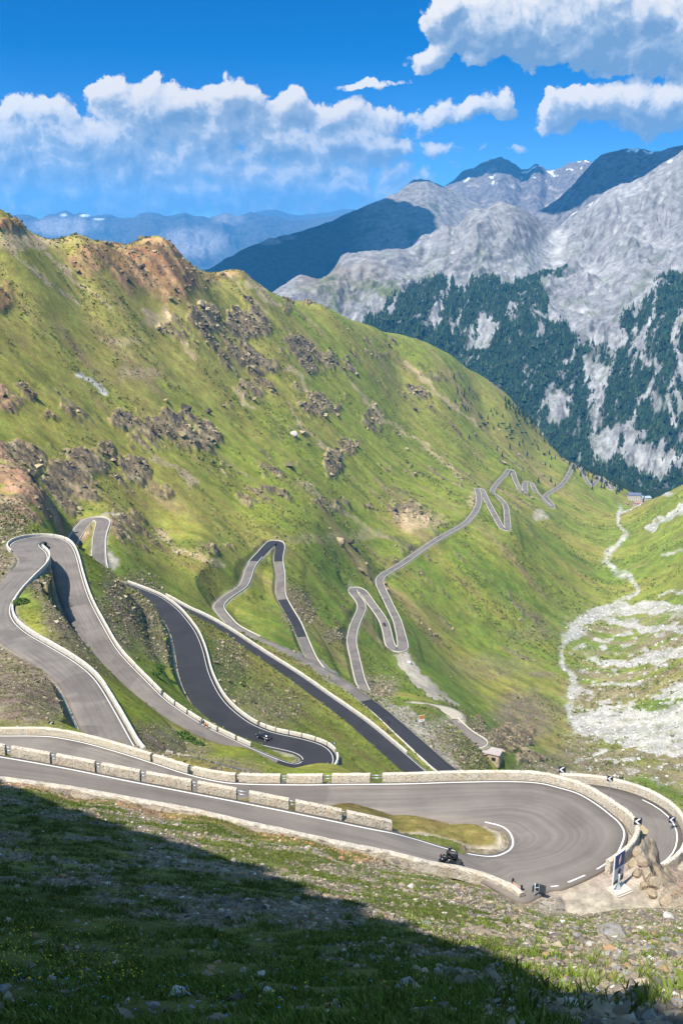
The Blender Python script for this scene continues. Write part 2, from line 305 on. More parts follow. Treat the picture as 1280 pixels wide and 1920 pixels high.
for a, r, z in [  # hidden ground: azimuth in degrees, distance, height
 (-22,3.2,-4.0),(-8,3.2,-4.0),(8,3.2,-4.1),(22,3.2,-4.1),(-8,5,-5.2),(8,5,-5.3),(-28,5,-5.0),(28,5,-5.3),
 (8,110,-76),(14,130,-93),(20,140,-98),(2,150,-92),(10,190,-132),(16,200,-140),(22,200,-138),(14,300,-212),(20,300,-205),(14,430,-290),(20,420,-275),(3,190,-116),(0,240,-140),(-6,180,-100),
 (-16,1150,-60),(-16,1500,-250),(-10,1380,-130),(-10,1800,-350),(-5,1700,-200),(-5,2200,-430),(1,1850,-230),(2,2400,-560),(6,2150,-370),(7,2600,-640),(10,2250,-480),(11,2700,-720),(13,2350,-600),(16,2300,-610),(16,2700,-740),(20,1900,-500),(20,2600,-720),(-22,1300,-100),(-26,900,20),(26,2000,-420)]:
    CT.append((math.radians(a), math.log(r), z / r, 1.0))
for k, st in (('AB', 14), ('D', 14), ('G', 12), ('H', 9), ('P', 12), ('two', 12)):
    for p in LINES[k][::st]: ctl(p)
for i in range(0, len(L_out), 14):
    ctl(L_out[i]); ctl(L_in[i])
CT = np.array(CT)
UA, UV = 3.2, 1.0
cu = np.column_stack([CT[:, 0] * UA, CT[:, 1] * UV])
def _tps(d2): return 0.5 * d2 * np.log(d2 + 1e-12)
n = len(cu)
K = _tps(((cu[:, None] - cu[None]) ** 2).sum(-1)) + np.eye(n) * 2e-4
Pm = np.column_stack([np.ones(n), cu])
S = np.linalg.solve(np.block([[K, Pm], [Pm.T, np.zeros((3, 3))]]), np.r_[CT[:, 2], np.zeros(3)])
def base_slope(az, lr):
    q = np.column_stack([np.ravel(az) * UA, np.ravel(lr) * UV]); out = np.empty(len(q))
    for i in range(0, len(q), 20000):
        c = q[i:i + 20000]
        out[i:i + 20000] = _tps(((c[:, None] - cu[None]) ** 2).sum(-1)) @ S[:n] + S[n] + c @ S[n + 1:]
    return out.reshape(np.shape(az))

A_F = math.radians(20.6)
AZ = np.concatenate([np.linspace(-math.radians(33), -A_F, 60)[:-1], np.linspace(-A_F, A_F, int(720 * DETAIL)), np.linspace(A_F, math.radians(31), 50)[1:]])
LR = np.concatenate([np.linspace(math.log(3.4), math.log(55), int(420 * DETAIL))[:-1], np.linspace(math.log(55), math.log(420), int(640 * DETAIL))[:-1], np.linspace(math.log(420), math.log(2700), int(560 * DETAIL))])
NR, NA = len(LR), len(AZ)
# coarse solve, bilinear refine
ca = np.linspace(AZ[0], AZ[-1], 190); cl = np.linspace(LR[0], LR[-1], 240)
cg = base_slope(*np.meshgrid(ca, cl))
def _cub(x, g):
    f = np.clip((x - g[0]) / (g[1] - g[0]), 0, len(g) - 1.0001); i = f.astype(int); t = f - i; W = np.zeros((len(x), len(g)))
    w = [-.5 * t + t * t - .5 * t ** 3, 1 - 2.5 * t * t + 1.5 * t ** 3, .5 * t + 2 * t * t - 1.5 * t ** 3, -.5 * t * t + .5 * t ** 3]
    for k in range(4): np.add.at(W, (np.arange(len(x)), np.clip(i + k - 1, 0, len(g) - 1)), w[k])
    return W
TA, TL = np.meshgrid(AZ, LR)
TR = np.exp(TL); TX = (TR * np.sin(TA)); TY = (TR * np.cos(TA))
TZ0 = (_cub(LR, cl) @ cg @ _cub(AZ, ca).T) * TR
PX, PY = to_px(TX, TY, TZ0)

# ------------------------------------------------------------------ what lies where on the ground
_wx = fbm(PX, PY, 30, 3, 201) * 14; _wy = fbm(PX, PY, 30, 3, 202) * 11
QX, QY = PX + _wx, PY + _wy                    # ragged outlines
def blobs(L, soft=0.35):
    m = np.zeros(PX.shape, np.float32)
    for cx, cy, rx, ry, s in L:
        d = np.hypot((QX - cx) / rx, (QY - cy) / ry)
        m = np.maximum(m, s * sstep(1 + soft, 1 - soft, d))
    return m
def lines(P, wdt, soft=0.5):
    """P: list of (px, py); wdt pixel half width(s)"""
    P = np.asarray(P, float); m = np.zeros(PX.shape, np.float32); wdt = np.broadcast_to(wdt, len(P))
    for (x0, y0), (x1, y1), w0, w1 in zip(P[:-1], P[1:], wdt[:-1], wdt[1:]):
        mx = max(w0, w1) * 2 + 20
        sel = (QX > min(x0, x1) - mx) & (QX < max(x0, x1) + mx) & (QY > min(y0, y1) - mx) & (QY < max(y0, y1) + mx)
        if not sel.any(): continue
        x, y = QX[sel], QY[sel]; L2 = (x1 - x0) ** 2 + (y1 - y0) ** 2 + 1e-6
        t = np.clip(((x - x0) * (x1 - x0) + (y - y0) * (y1 - y0)) / L2, 0, 1)
        d = np.hypot(x - x0 - t * (x1 - x0), y - y0 - t * (y1 - y0)) / (w0 + (w1 - w0) * t)
        m[sel] = np.maximum(m[sel], sstep(1 + soft, 1 - soft, d))
    return m
def poly(P):
    P = np.asarray(P, float); x, y = QX, QY; ins = np.zeros(PX.shape, bool)
    for (x0, y0), (x1, y1) in zip(P, np.roll(P, -1, 0)):
        if y0 == y1: continue
        c = ((y0 > y) != (y1 > y)) & (x < (x1 - x0) * (y - y0) / (y1 - y0) + x0); ins ^= c
    return ins.astype(np.float32)
look_px = (PX, PY)
FAR = sstep(130, 450, TR); VFAR = sstep(450, 900, TR)
FG = (TR < 100) & (PY > 1440)
S_ = TX * .93 - TY * .37; T_ = TX * .37 + TY * .93        # down the slope, across the slope
right = sstep(990, 1060, PX) * sstep(880, 960, PY)           # the flat of the valley and beyond

CRAG = [(385,602,34,34,1),(462,612,48,34,1),(450,668,46,24,1),(495,690,34,20,1),(335,612,36,26,.7),(405,640,50,26,.7),(560,650,40,22,.9),(598,682,38,22,.9),(575,560,9,14,1),(555,550,13,10,1),(540,575,12,12,.8),(462,560,10,10,.7),(480,732,46,20,.9),(603,758,46,24,.9),
 (250,790,42,20,.8),(325,800,66,30,1),(372,822,46,28,1),(300,830,66,24,.7),(20,745,46,28,.95),(110,776,30,14,.9),(172,868,44,32,1),(250,890,34,36,1),(35,870,58,50,1),(125,915,54,56,1),(200,845,22,14,.9),(300,925,32,16,.8),(20,945,60,40,.9),(90,950,70,34,.9),
 (515,880,40,18,.6),(625,872,16,30,.8),(655,835,26,16,.8),(700,785,22,26,.75),(690,668,44,14,.6),(785,735,34,14,.5),(830,705,34,12,.5),(720,640,40,10,.5),(545,800,8,8,.4),(430,760,20,8,.6),(555,735,18,14,.6),(150,1000,22,26,1),(240,985,40,26,.8),(275,1010,40,24,.6),
 (420,885,60,20,.5),(500,930,60,18,.5),(770,960,50,22,.75),(850,900,40,16,.3),(750,880,60,18,.35),(960,1385,46,26,1),(890,1365,16,26,.7),(1000,1420,30,12,.8),(1215,1610,26,40,1),(400,1030,40,14,.7),(650,690,26,12,.6),(860,760,30,9,.4),(640,950,70,14,.4)]
crag = blobs(CRAG)
RIDGE = [(270,500,60,46,1),(325,525,46,40,1),(200,475,50,22,.9),(300,470,60,20,1),(170,500,40,14,.6),(15,424,36,13,1),(380,520,28,22,.6),(0,562,26,26,.8),(440,515,40,8,.5),(150,492,20,12,.7)]
ridge = blobs(RIDGE)
TAN = [(45,452,60,17,1),(260,700,40,12,.6),(230,640,40,8,.5),(310,590,10,16,.8),(285,600,14,10,.7)]
tan = blobs(TAN)
tan = np.maximum(tan, .8 * lines([(80,470),(110,495),(160,540),(215,580)], [4,5,4,2]))
tan = np.maximum(tan, .8 * lines([(20,470),(90,530),(150,575)], [3,4,2]))
tan = np.maximum(tan, .9 * lines([(465,525),(490,545),(518,575)], [6,7,3]))
tan = np.maximum(tan, .8 * lines([(425,515),(460,545),(505,583)], 2.5))
tan = np.maximum(tan, .9 * lines([(385,565),(410,590)], 4)); tan = np.maximum(tan, .9 * lines([(275,585),(300,607)], 5))
tan = np.maximum(tan, .7 * lines([(540,760),(590,830),(640,860)], 3)); tan = np.maximum(tan, .8 * lines([(290,860),(330,880),(365,905)], 5))
tan = np.maximum(tan, .7 * lines([(345,640),(365,672)], 4)); tan = np.maximum(tan, .8 * lines([(540,690),(560,710),(580,735)], 5))
tan = np.maximum(tan, .8 * lines([(440,735),(460,755),(475,765)], 4)); tan = np.maximum(tan, .7 * lines([(660,720),(720,790),(790,830),(860,890)], [3,4,3,3]))
tan = np.maximum(tan, .8 * lines([(760,680),(800,715),(830,745),(900,800)], [4,5,4,3])); tan = np.maximum(tan, .6 * lines([(560,900),(640,960),(720,1010)], 4))
tan = np.maximum(tan, .7 * lines([(300,1000),(330,1030),(420,1060)], 5)); tan = np.maximum(tan, .8 * blobs([(780,975,46,18,1),(690,1000,30,10,.6),(885,945,8,26,.8),(600,1010,70,10,.4)]))
pale = .9 * lines([(150,700),(170,712),(205,738)], [3,5,3])     # pale slab on the meadow
# gravel flats of the river
grav = np.maximum.reduce([poly(p) for p in (
 [(1068,1350),(1100,1332),(1160,1322),(1215,1332),(1300,1312),(1300,1420),(1220,1412),(1140,1388),(1085,1375)],
 [(1055,1192),(1075,1165),(1120,1138),(1200,1130),(1300,1132),(1300,1148),(1200,1148),(1130,1155),(1095,1172),(1085,1196)],
 [(1100,1150),(1160,1160),(1200,1172),(1300,1176),(1300,1188),(1200,1184),(1150,1172)],
 [(1115,1240),(1180,1236),(1220,1222),(1300,1206),(1300,1226),(1240,1240),(1190,1250),(1130,1250)],
 [(1215,1314),(1250,1290),(1300,1266),(1300,1310)],
 [(1204,992),(1236,968),(1300,936),(1300,958),(1250,978),(1220,998)])])
grav = np.maximum(grav, .85 * lines([(1105,1152),(1066,1182),(1048,1220),(1066,1262),(1080,1290),(1064,1330),(1080,1360)], [5,6,4,5,7,6,9], .7))
grav = np.maximum(grav, .9 * lines([(1160,948),(1156,980),(1170,1003),(1146,1032),(1132,1052),(1150,1072),(1180,1082),(1196,1106),(1176,1122),(1110,1150)], [3,3.5,4.5,5,6,5,5,5,4,5], .9))
grav = np.maximum(grav, .8 * lines([(1300,1098),(1250,1112),(1235,1116)], 3)); grav = np.maximum(grav, .7 * lines([(1300,1035),(1240,1042)], 2))
grav = np.maximum(grav, .8 * lines([(1230,918),(1216,930),(1200,944),(1180,958),(1160,960)], 2)); grav = np.maximum(grav, .8 * blobs([(1240,925,16,5,1),(1255,912,14,5,1)]))
grav = np.maximum(grav, blobs([(1078,1187,22,9,1)]))
_gn = fbm(PX, PY * 2.2, 26, 4, 205)
debris = sstep(1040, 1110, PX) * sstep(1130, 1170, PY) * sstep(1500, 1430, PY) * (TR > 400)
grav = np.clip(grav * (1.0 + 1.2 * _gn + .5 * fbm(PX, PY * 2, 8, 3, 206)) + .9 * debris * sstep(.12, .34, _gn), 0, 1)
# trodden gravel beside the road
lot = np.maximum.reduce([poly([(738,1228),(752,1226),(772,1228),(785,1250),(800,1275),(830,1305),(820,1312),(785,1296),(760,1262)]),
 poly([(500,1204),(545,1216),(610,1252),(690,1302),(712,1318),(700,1318),(640,1288),(560,1238)]) * .7,
 poly([(690,1306),(725,1312),(765,1330),(800,1352),(815,1372),(850,1420),(870,1452),(835,1446),(780,1395),(735,1345)]),
 blobs([(1010,966,15,8,.8),(210,1052,9,18,.9),(205,968,20,6,.8),(655,1098,8,8,.7),(982,926,6,3,.7),(820,1388,40,40,.75)])])
lot = np.maximum(lot, .8 * lines([(800,1275),(840,1312),(860,1325)], [6,5,2]))
nose = (TR < 118) & (PX > 1010) & (PY > 1590) & (TR > 62)
BROWN = [(78,1085,26,40,.8),(50,1290,95,72,1),(20,1230,40,30,.8),(120,1140,40,60,.9),(130,1230,50,60,.75),(255,1150,52,60,.9),(225,1200,40,60,.6),(290,1190,40,60,.7),(470,1330,90,40,.45),(430,1250,30,50,.4),(310,1420,80,36,.75),(420,1445,70,24,.7),(985,1345,56,46,.8),(1080,1440,90,40,.6),(860,1400,60,40,.6),
 (20,1000,30,50,.9),(10,1060,40,30,.9),(700,1290,40,18,.5),(560,1140,30,40,.3),(780,1240,10,10,.2),(1015,1265,24,9,.7),(700,1160,20,12,.2),(630,1190,20,12,.5),(920,1250,80,22,.3),(1000,1190,60,14,.3)]
brown = blobs(BROWN, .5)

# ------------------------------------------------------------------ relief
slope_n = fbm(S_ / 3.2, T_, 55, 4, 11)
Z = TZ0.copy()
Z += FAR * (1 - .75 * right) * (1.5 * slope_n + .7 * fbm(TX, TY, 28, 3, 12)) * (.35 + .65 * VFAR)
cr_n = fbm(S_ / 1.8, T_, 20, 5, 13, .6, True)
cr_f = fbm(TX, TY, 6, 4, 14, .6, True)
cr_b = fbm(S_ / 1.7, T_, 24, 6, 15, .68)
lump = np.clip(crag * .92 + 1.55 * cr_b * (crag > .02) - .34, 0, 1); lump = sstep(.05, .6, lump)
Z += lump * np.clip(TR / 700, .35, 1.25) * (2.3 * np.clip(cr_n + .2, -.5, 1) + 2.1 * cr_f + .2)
Z += ridge * (4.4 * fbm(S_ / 2.4, T_, 26, 5, 16, .6, True) + 2.0 * cr_f)
scat = sstep(.16, .42, fbm(S_ / 1.5, T_, 34, 5, 17, .65)) * FAR * (1 - right) * sstep(560, 700, PY) * sstep(.0, .2, fbm(TX, TY, 210, 2, 18) + .1)
Z += scat * 1.8 * np.clip(cr_f + .3, 0, 1) * np.clip(TR / 700, .4, 1.3)
Z += FAR * (1 - right) * .35 * fbm(TX, TY, 6, 2, 19)
near_r = sstep(400, 120, TR)
Z += near_r * (.30 * fbm(TX, TY, 5, 4, 20) + .10 * fbm(TX, TY, 1.1, 3, 21) * sstep(90, 30, TR))
nz = nose & (PY > 1600) & (PX > 1160) & (TR > 74)
Z += np.where(nz, 1.2 * fbm(TX, TY, 3.0, 4, 22, .5, True), 0)

# ------------------------------------------------------------------ roads cut into the slope
LO = np.full(Z.shape, -1e9); HI = np.full(Z.shape, 1e9); DM = np.full(Z.shape, 1e9); ZR = np.zeros(Z.shape); DARKV = np.zeros(Z.shape)
def cut(samples, fill, cutk, reach, drop=0.3, pad=0.7, far=None):
    far = far or reach
    """samples: (x, y, z, half width)"""
    for x, y, z, hw in samples:
        r = math.hypot(x, y); a = math.atan2(x, y); R = hw + max(reach, far)
        if r < R + 2: continue
        da = math.asin(min(.99, R / r)); i0, i1 = np.searchsorted(AZ, [a - da, a + da]); j0, j1 = np.searchsorted(LR, [math.log(r - R), math.log(r + R)])
        if i1 <= i0 or j1 <= j0: continue
        sl = (slice(j0, j1), slice(i0, i1)); d = np.hypot(TX[sl] - x, TY[sl] - y) - hw - pad; dd = np.maximum(d, 0)
        ok = d < reach
        LO[sl] = np.where(d < far, np.maximum(LO[sl], z - drop - fill * dd - .09 * np.maximum(0, dd - .45 * far) ** 2), LO[sl]); HI[sl] = np.where(ok, np.minimum(HI[sl], z - drop + cutk * dd), HI[sl])
        nr = d < DM[sl]; DM[sl] = np.where(nr, d, DM[sl]); ZR[sl] = np.where(nr, z - drop, ZR[sl])
for k, f, c, rch, fr in (('AB', .95, 2.1, 9, 24), ('D', .95, 1.8, 9, 22), ('G', 1.0, 1.6, 9, 18), ('H', 1.0, 1.5, 6, 9), ('P', 1.0, 1.3, 6, 9), ('two', 1.3, 1.6, 8, 8)):
    B = LINES[k]; cut(np.column_stack([B[:, :3], B[:, 3] / 2]), f, c, rch, far=fr)
c_ = (L_out + L_in) / 2; cut(np.column_stack([c_, np.linalg.norm(L_out - L_in, axis=1)[:, None] / 2]), 1.2, .9, 7, .3, .25)
LOT = [at_z(x, y, -55.25) for x, y in ((1085,1672),(1110,1680),(1135,1690),(1130,1668),(1160,1668),(1185,1685),(1160,1650),(1100,1700),(1175,1700))]
cut([(p[0], p[1], p[2], 1.6) for p in LOT], 1.0, .9, 6, .22, .2)
inside = DM <= 0
Z = np.where(LO > HI, np.where(DM < 1e8, ZR + np.clip(Z - ZR, -1.5 * np.maximum(DM, 0), 1.7 * np.maximum(DM, 0)), Z), np.clip(Z, LO, HI))
Z = np.where(inside, ZR, Z)
# grass island in the near hairpin stands a little above the asphalt
isl = np.zeros(Z.shape, bool)
Lp = np.column_stack([RL[:, 2], RL[:, 3]])

# ------------------------------------------------------------------ ground colours (albedo)
def mixc(c, m, col):
    m = np.clip(m, 0, 1)[..., None].astype(np.float32); return c * (1 - m) + np.asarray(col, np.float32) * m
n1 = fbm(S_ / 2.0, T_, 120, 5, 41); n2 = fbm(S_ / 3.0, T_, 22, 4, 42); n3 = fbm(TX, TY, 7, 3, 43); n4 = fbm(TX, TY, 300, 3, 44)
C = np.empty(Z.shape + (3,), np.float32); C[:] = (.138, .168, .021)
C = mixc(C, sstep(-.15, .3, n1 + .5 * n4), (.192, .186, .034))
C = mixc(C, .85 * sstep(860, 560, PY) * sstep(560, 380, PX) * sstep(.45, -.3, n1), (.255, .222, .055))
C = mixc(C, .85 * sstep(900, 1080, PY) * sstep(.25, -.25, n1) * (TR > 180), (.078, .125, .014))
C = mixc(C, .6 * right * sstep(.2, -.2, n4), (.105, .145, .02))
C = mixc(C, .5 * sstep(.1, .45, n2) , (.16, .115, .045)); C = mixc(C, .55 * sstep(.12, .5, -n2), (.06, .08, .016))
C = mixc(C, .4 * sstep(.15, .5, n3), (.07, .09, .02)); C = mixc(C, .35 * sstep(.15, .5, -n3), (.19, .18, .06))
dry = sstep(.05, .35, fbm(S_ / 4, T_, 45, 4, 46)) * FAR * (1 - right)
C = mixc(C, .6 * dry * sstep(.0, .25, fbm(TX, TY, 160, 3, 47) + .12), (.23, .165, .078))
C = mixc(C, .95 * sstep(1020, 1100, PX) * sstep(1120, 1200, PY) * sstep(-.2, .25, n1 + n2) * (TR > 300), (.165, .14, .07))
bn = fbm(TX, TY, 2.2, 4, 48)
C = mixc(C, brown * (1.0 + .9 * n3), (.135, .102, .068)); C = mixc(C, brown * .55 * sstep(.0, .35, bn), (.215, .185, .14)); C = mixc(C, brown * .6 * sstep(.05, .4, -bn), (.055, .05, .035))
C = mixc(C, brown * .55 * sstep(.1, .35, n2 - .2 * bn), (.10, .115, .025))
rk = np.clip(lump * 1.25 * (.8 + .8 * cr_f + .5 * n3), 0, 1); rkn = fbm(TX, TY, 12, 4, 49)
rc = mixc(mixc(np.broadcast_to(np.float32((.135, .105, .055)), C.shape), sstep(.0, .4, rkn), (.22, .175, .10)), sstep(.0, .4, -rkn), (.062, .052, .044))
rc = mixc(rc, .7 * sstep(170, 60, PX) * sstep(.0, .3, n2 + .1), (.27, .17, .09))
C = C * (1 - rk[..., None]) + rc * rk[..., None]
C = mixc(C, scat * .85, (.115, .09, .055))
rg = ridge * (.85 + 1.0 * fbm(S_ / 3.5, T_, 20, 4, 50)); C = mixc(C, rg, (.20, .115, .048)); C = mixc(C, ridge * sstep(.05, .3, fbm(S_ / 4, T_, 26, 4, 51)), (.31, .20, .09)); C = mixc(C, ridge * .9 * sstep(.0, .3, fbm(S_ / 2, T_, 17, 4, 52)), (.09, .062, .035))
C = mixc(C, tan * (.8 + .6 * n3), (.37, .28, .16)); C = mixc(C, pale, (.5, .46, .4))
gn2 = fbm(PX, PY * 2, 9, 3, 53)
C = mixc(C, grav * .9, (.315, .30, .275)); C = mixc(C, grav * .55 * sstep(.0, .4, gn2), (.22, .205, .165)); C = mixc(C, grav * .5 * sstep(.15, .4, -gn2) * sstep(.3, .9, 1.2 - grav), (.13, .115, .06))
C = mixc(C, lot * (.9 + .5 * n3), (.31, .27, .215))
# verge beside the asphalt
verge = sstep(1.0, .0, DM) * (TR > 110)
C = mixc(C, verge * .8, (.19, .17, .135))
# foreground: gravelly turf, greener lower down
fgm = sstep(104, 92, TR) * (PY > 1440)
gA = fbm(TX, TY, 6, 4, 60); gB = fbm(TX, TY, 1.6, 4, 61); gC = fbm(TX, TY, .45, 3, 62)
F_ = np.empty_like(C); F_[:] = (.165, .132, .085)
F_ = mixc(F_, sstep(-.1, .3, gB), (.22, .19, .14)); F_ = mixc(F_, .7 * sstep(.0, .4, gC), (.09, .078, .06)); F_ = mixc(F_, .5 * sstep(.15, .4, -gC), (.3, .26, .21))
wet = np.clip(sstep(1500, 900, PX + (1900 - PY) * 1.2) , 0, 1)
turf = sstep(-.22, .14, gA + .45 * gB + .5 * sstep(23, 10, TR) * sstep(1100, 800, PX) + .16 * sstep(900, 100, PX) - .25 * sstep(1050, 1200, PX) - .1)
F_ = mixc(F_, turf * .9, (.085, .110, .020)); F_ = mixc(F_, turf * .6 * sstep(.05, .35, gB), (.15, .15, .035)); F_ = mixc(F_, turf * .5 * sstep(.05, .4, -gB), (.05, .065, .015))
band = sstep(8.5, 3, DM) * sstep(700, 300, PX) * (TR < 100)
F_ = mixc(F_, band * (.85 + .6 * gB), (.29, .195, .105)); F_ = mixc(F_, band * .6 * sstep(.1, .4, gC), (.42, .34, .24))
C = C * (1 - fgm[..., None]) + F_ * fgm[..., None]
ns = (nose | (inside & (TR < 100) & (PX > 1000))) * sstep(5.0, 1.5, DM)
C = mixc(C, ns * 1.0, (.275, .235, .18)); C = mixc(C, ns * .6 * sstep(.0, .35, gB), (.20, .17, .13)); C = mixc(C, ns * .4 * sstep(.1, .4, gA), (.34, .30, .245))
cl_ = nz * sstep(.6, 2.2, DM); C = mixc(C, cl_ * .8, (.25, .20, .135)); C = mixc(C, cl_ * .7 * sstep(.05, .3, gA), (.30, .20, .11)); C = mixc(C, cl_ * .6 * sstep(.1, .35, -gA), (.16, .125, .09))
# grass strip between the two near lanes and in the hairpin
mid_ = (TR > 70) & (TR < 118) & (PX < 965) & (PY > 1420) & (PY < 1612) & (~inside) & (PX > 300)
C = mixc(C, mid_ * 1.0, (.15, .135, .035)); C = mixc(C, mid_ * .8 * sstep(-.05, .3, gA + .4 * gB), (.20, .165, .055)); C = mixc(C, mid_ * .6 * sstep(.1, .4, gB), (.11, .10, .02)); C = mixc(C, mid_ * .8 * sstep(1.1, .3, DM), (.38, .33, .25))
Z += np.where(mid_, np.clip(DM, 0, 1.2) * .14, 0)
C *= (1 + .25 * fbm(TX, TY, 3.2, 4, 70, .7))[..., None]
C = np.clip(C, .008, .85)
ROUGHK = np.clip(lump + ridge * .6 + scat * .5 + brown * .4, 0, 1)

V = np.stack([TX, TY, Z], -1).reshape(-1, 3)
cols = np.concatenate([C.reshape(-1, 3), (FAR * (1 - .8 * right) * (1 - np.clip(grav + lot, 0, 1)) * (DM > .5)).astype(np.float32).reshape(-1, 1)], 1)

# ------------------------------------------------------------------ materials
class NB:
    def __init__(s, name):
        s.m = bpy.data.materials.new(name); s.m.use_nodes = True; s.t = s.m.node_tree; s.t.nodes.clear()
        s.out = s.t.nodes.new('ShaderNodeOutputMaterial'); s.b = s.t.nodes.new('ShaderNodeBsdfPrincipled')
        s.t.links.new(s.b.outputs[0], s.out.inputs[0])
        s.b.inputs['Specular IOR Level'].default_value = 0.25; s.b.inputs['Roughness'].default_value = .9
    def n(s, typ, **kw):
        nd = s.t.nodes.new('ShaderNode' + typ)
        for k, v in kw.items():
            if k.startswith('i_'):
                key = k[2:]; key = int(key) if key.isdigit() else key.replace('_', ' ')
                s.inp(nd, key, v)
            else: setattr(nd, k, v)
        return nd
    def inp(s, nd, key, v):
        if hasattr(v, 'is_linked') or isinstance(v, bpy.types.NodeSocket): s.t.links.new(v, nd.inputs[key])
        else: nd.inputs[key].default_value = v
    def mix(s, f, a, b, typ='MIX'):
        nd = s.t.nodes.new('ShaderNodeMix'); nd.data_type = 'RGBA'; nd.blend_type = typ
        for k, v in ((0, f), (6, a), (7, b)):
            if isinstance(v, (tuple, list)) and len(v) == 3: v = (*v, 1)
            s.inp(nd, k, v)
        return nd.outputs[2]
    def ramp(s, v, pts):
        nd = s.t.nodes.new('ShaderNodeValToRGB'); s.t.links.new(v, nd.inputs[0]); e = nd.color_ramp.elements
        while len(e) < len(pts): e.new(.5)
        for k, (p, c) in enumerate(pts):
            e[k].position = p; e[k].color = (c, c, c, 1) if isinstance(c, (int, float)) else (*c, 1)
        return nd.outputs[0]
    def math(s, op, a, b=None, c=None):
        nd = s.t.nodes.new('ShaderNodeMath'); nd.operation = op
        for k, v in enumerate((a, b, c)):
            if v is not None: s.inp(nd, k, v)
        return nd.outputs[0]
    def noise(s, scale, detail=4, rough=.55, vec=None, dist=0):
        nd = s.n('TexNoise'); nd.inputs['Scale'].default_value = scale; nd.inputs['Detail'].default_value = detail; nd.inputs['Roughness'].default_value = rough; nd.inputs['Distortion'].default_value = dist
        if vec is not None: s.t.links.new(vec, nd.inputs['Vector'])
        return nd.outputs['Fac']
    def pos(s): return s.n('NewGeometry').outputs['Position']
    def obj(s): return s.n('TexCoord').outputs['Object']
    def bump(s, h, strength=.4, dist=.1):
        nd = s.n('Bump'); nd.inputs['Strength'].default_value = strength; nd.inputs['Distance'].default_value = dist
        s.t.links.new(h, nd.inputs['Height']); s.t.links.new(nd.outputs[0], s.b.inputs['Normal'])
    def color(s, v): s.inp(s.b, 'Base Color', (*v, 1) if isinstance(v, (tuple, list)) else v)
def plain(name, col, rough=.6, metal=0.0, spec=.4):
    b = NB(name); b.color(col); b.b.inputs['Roughness'].default_value = rough; b.b.inputs['Metallic'].default_value = metal; b.b.inputs['Specular IOR Level'].default_value = spec
    return b.m
def grain(name, col, scale=8, amt=.35, rough=.85):
    b = NB(name); f = b.noise(scale, 4, .6, b.obj())
    b.color(b.mix(f, tuple(c * (1 - amt) for c in col), tuple(min(1, c * (1 + amt)) for c in col))); b.b.inputs['Roughness'].default_value = rough
    return b.m

def mat_ground():
    b = NB('ground'); vc = b.n('VertexColor', layer_name='Col'); c = vc.outputs[0]; hill = vc.outputs[1]; p = b.pos()
    n1 = b.noise(.05, 12, .76, p); n2 = b.noise(.9, 7, .72, p)
    mp = b.n('Mapping'); b.t.links.new(p, mp.inputs[0]); mp.inputs['Rotation'].default_value = (0, 0, math.radians(21.7)); mp.inputs['Scale'].default_value = (.26, 1, .35)
    st = b.noise(.085, 11, .72, mp.outputs[0]); st2 = b.noise(.21, 9, .72, mp.outputs[0])
    v = b.math('MULTIPLY', b.ramp(n1, [(.30, .50), (.70, 1.5)]), b.ramp(n2, [(.3, .60), (.7, 1.40)]))
    col = b.mix(1.0, c, v, 'MULTIPLY')
    hv = b.n('HueSaturation'); b.t.links.new(col, hv.inputs['Color']); b.t.links.new(b.ramp(b.noise(.12, 8, .7, p), [(.3, .455), (.7, .522)]), hv.inputs['Hue']); col = hv.outputs[0]
    col = b.mix(b.math('MULTIPLY', hill, b.ramp(st, [(.59, 0.), (.69, .5)])), col, (.21, .165, .085))
    col = b.mix(b.math('MULTIPLY', hill, b.ramp(st2, [(.33, .6), (.41, 0.)])), col, (.052, .050, .020))
    col = b.mix(b.math('MULTIPLY', hill, b.ramp(b.noise(.30, 6, .7, p), [(.64, 0.), (.70, .7)])), col, (.13, .11, .085)); b.color(col)
    b.b.inputs['Roughness'].default_value = .95; b.b.inputs['Specular IOR Level'].default_value = .1
    b.bump(b.math('ADD', b.math('ADD', n2, st2), b.math('MULTIPLY', n1, 2.0)), .6, .7)
    return b.m
M = {}
M['ground'] = mat_ground()
def mat_asphalt(name, a, c, streak=.5):
    b = NB(name); uv = b.n('UVMap', uv_map='UVMap').outputs[0]
    mp = b.n('Mapping'); b.t.links.new(uv, mp.inputs[0]); mp.inputs['Scale'].default_value = (1.6, .05, 1)
    st = b.noise(1.0, 5, .6, mp.outputs[0]); p = b.pos(); pt = b.noise(.16, 4, .6, p); fine = b.noise(9, 3, .7, p)
    f = b.math('ADD', b.math('MULTIPLY', st, streak), b.math('MULTIPLY', pt, 1 - streak))
    f = b.ramp(f, [(.32, 0.0), (.68, 1.0)]); col = b.mix(f, a, c)
    pc = b.noise(.05, 2, .5, p); col = b.mix(b.ramp(pc, [(.55, 0.), (.57, .34)]), col, (a[0] * .6, a[1] * .6, a[2] * .62))
    col = b.mix(b.math('MULTIPLY', fine, .35), col, (a[0] * .6, a[1] * .6, a[2] * .6)); b.color(col)
    b.b.inputs['Roughness'].default_value = .82; b.b.inputs['Specular IOR Level'].default_value = .3; b.bump(fine, .25, .02)
    return b.m
M['asphalt'] = mat_asphalt('asphalt', (.080, .068, .060), (.172, .147, .127))
M['asphalt_dark'] = mat_asphalt('asphalt_dark', (.014, .0135, .016), (.022, .0205, .023), .35)
M['gravel_road'] = grain('gravel_road', (.24, .21, .165), .4, .2)
M['paint'] = grain('road_paint', (.46, .455, .44), 3, .12, .7)
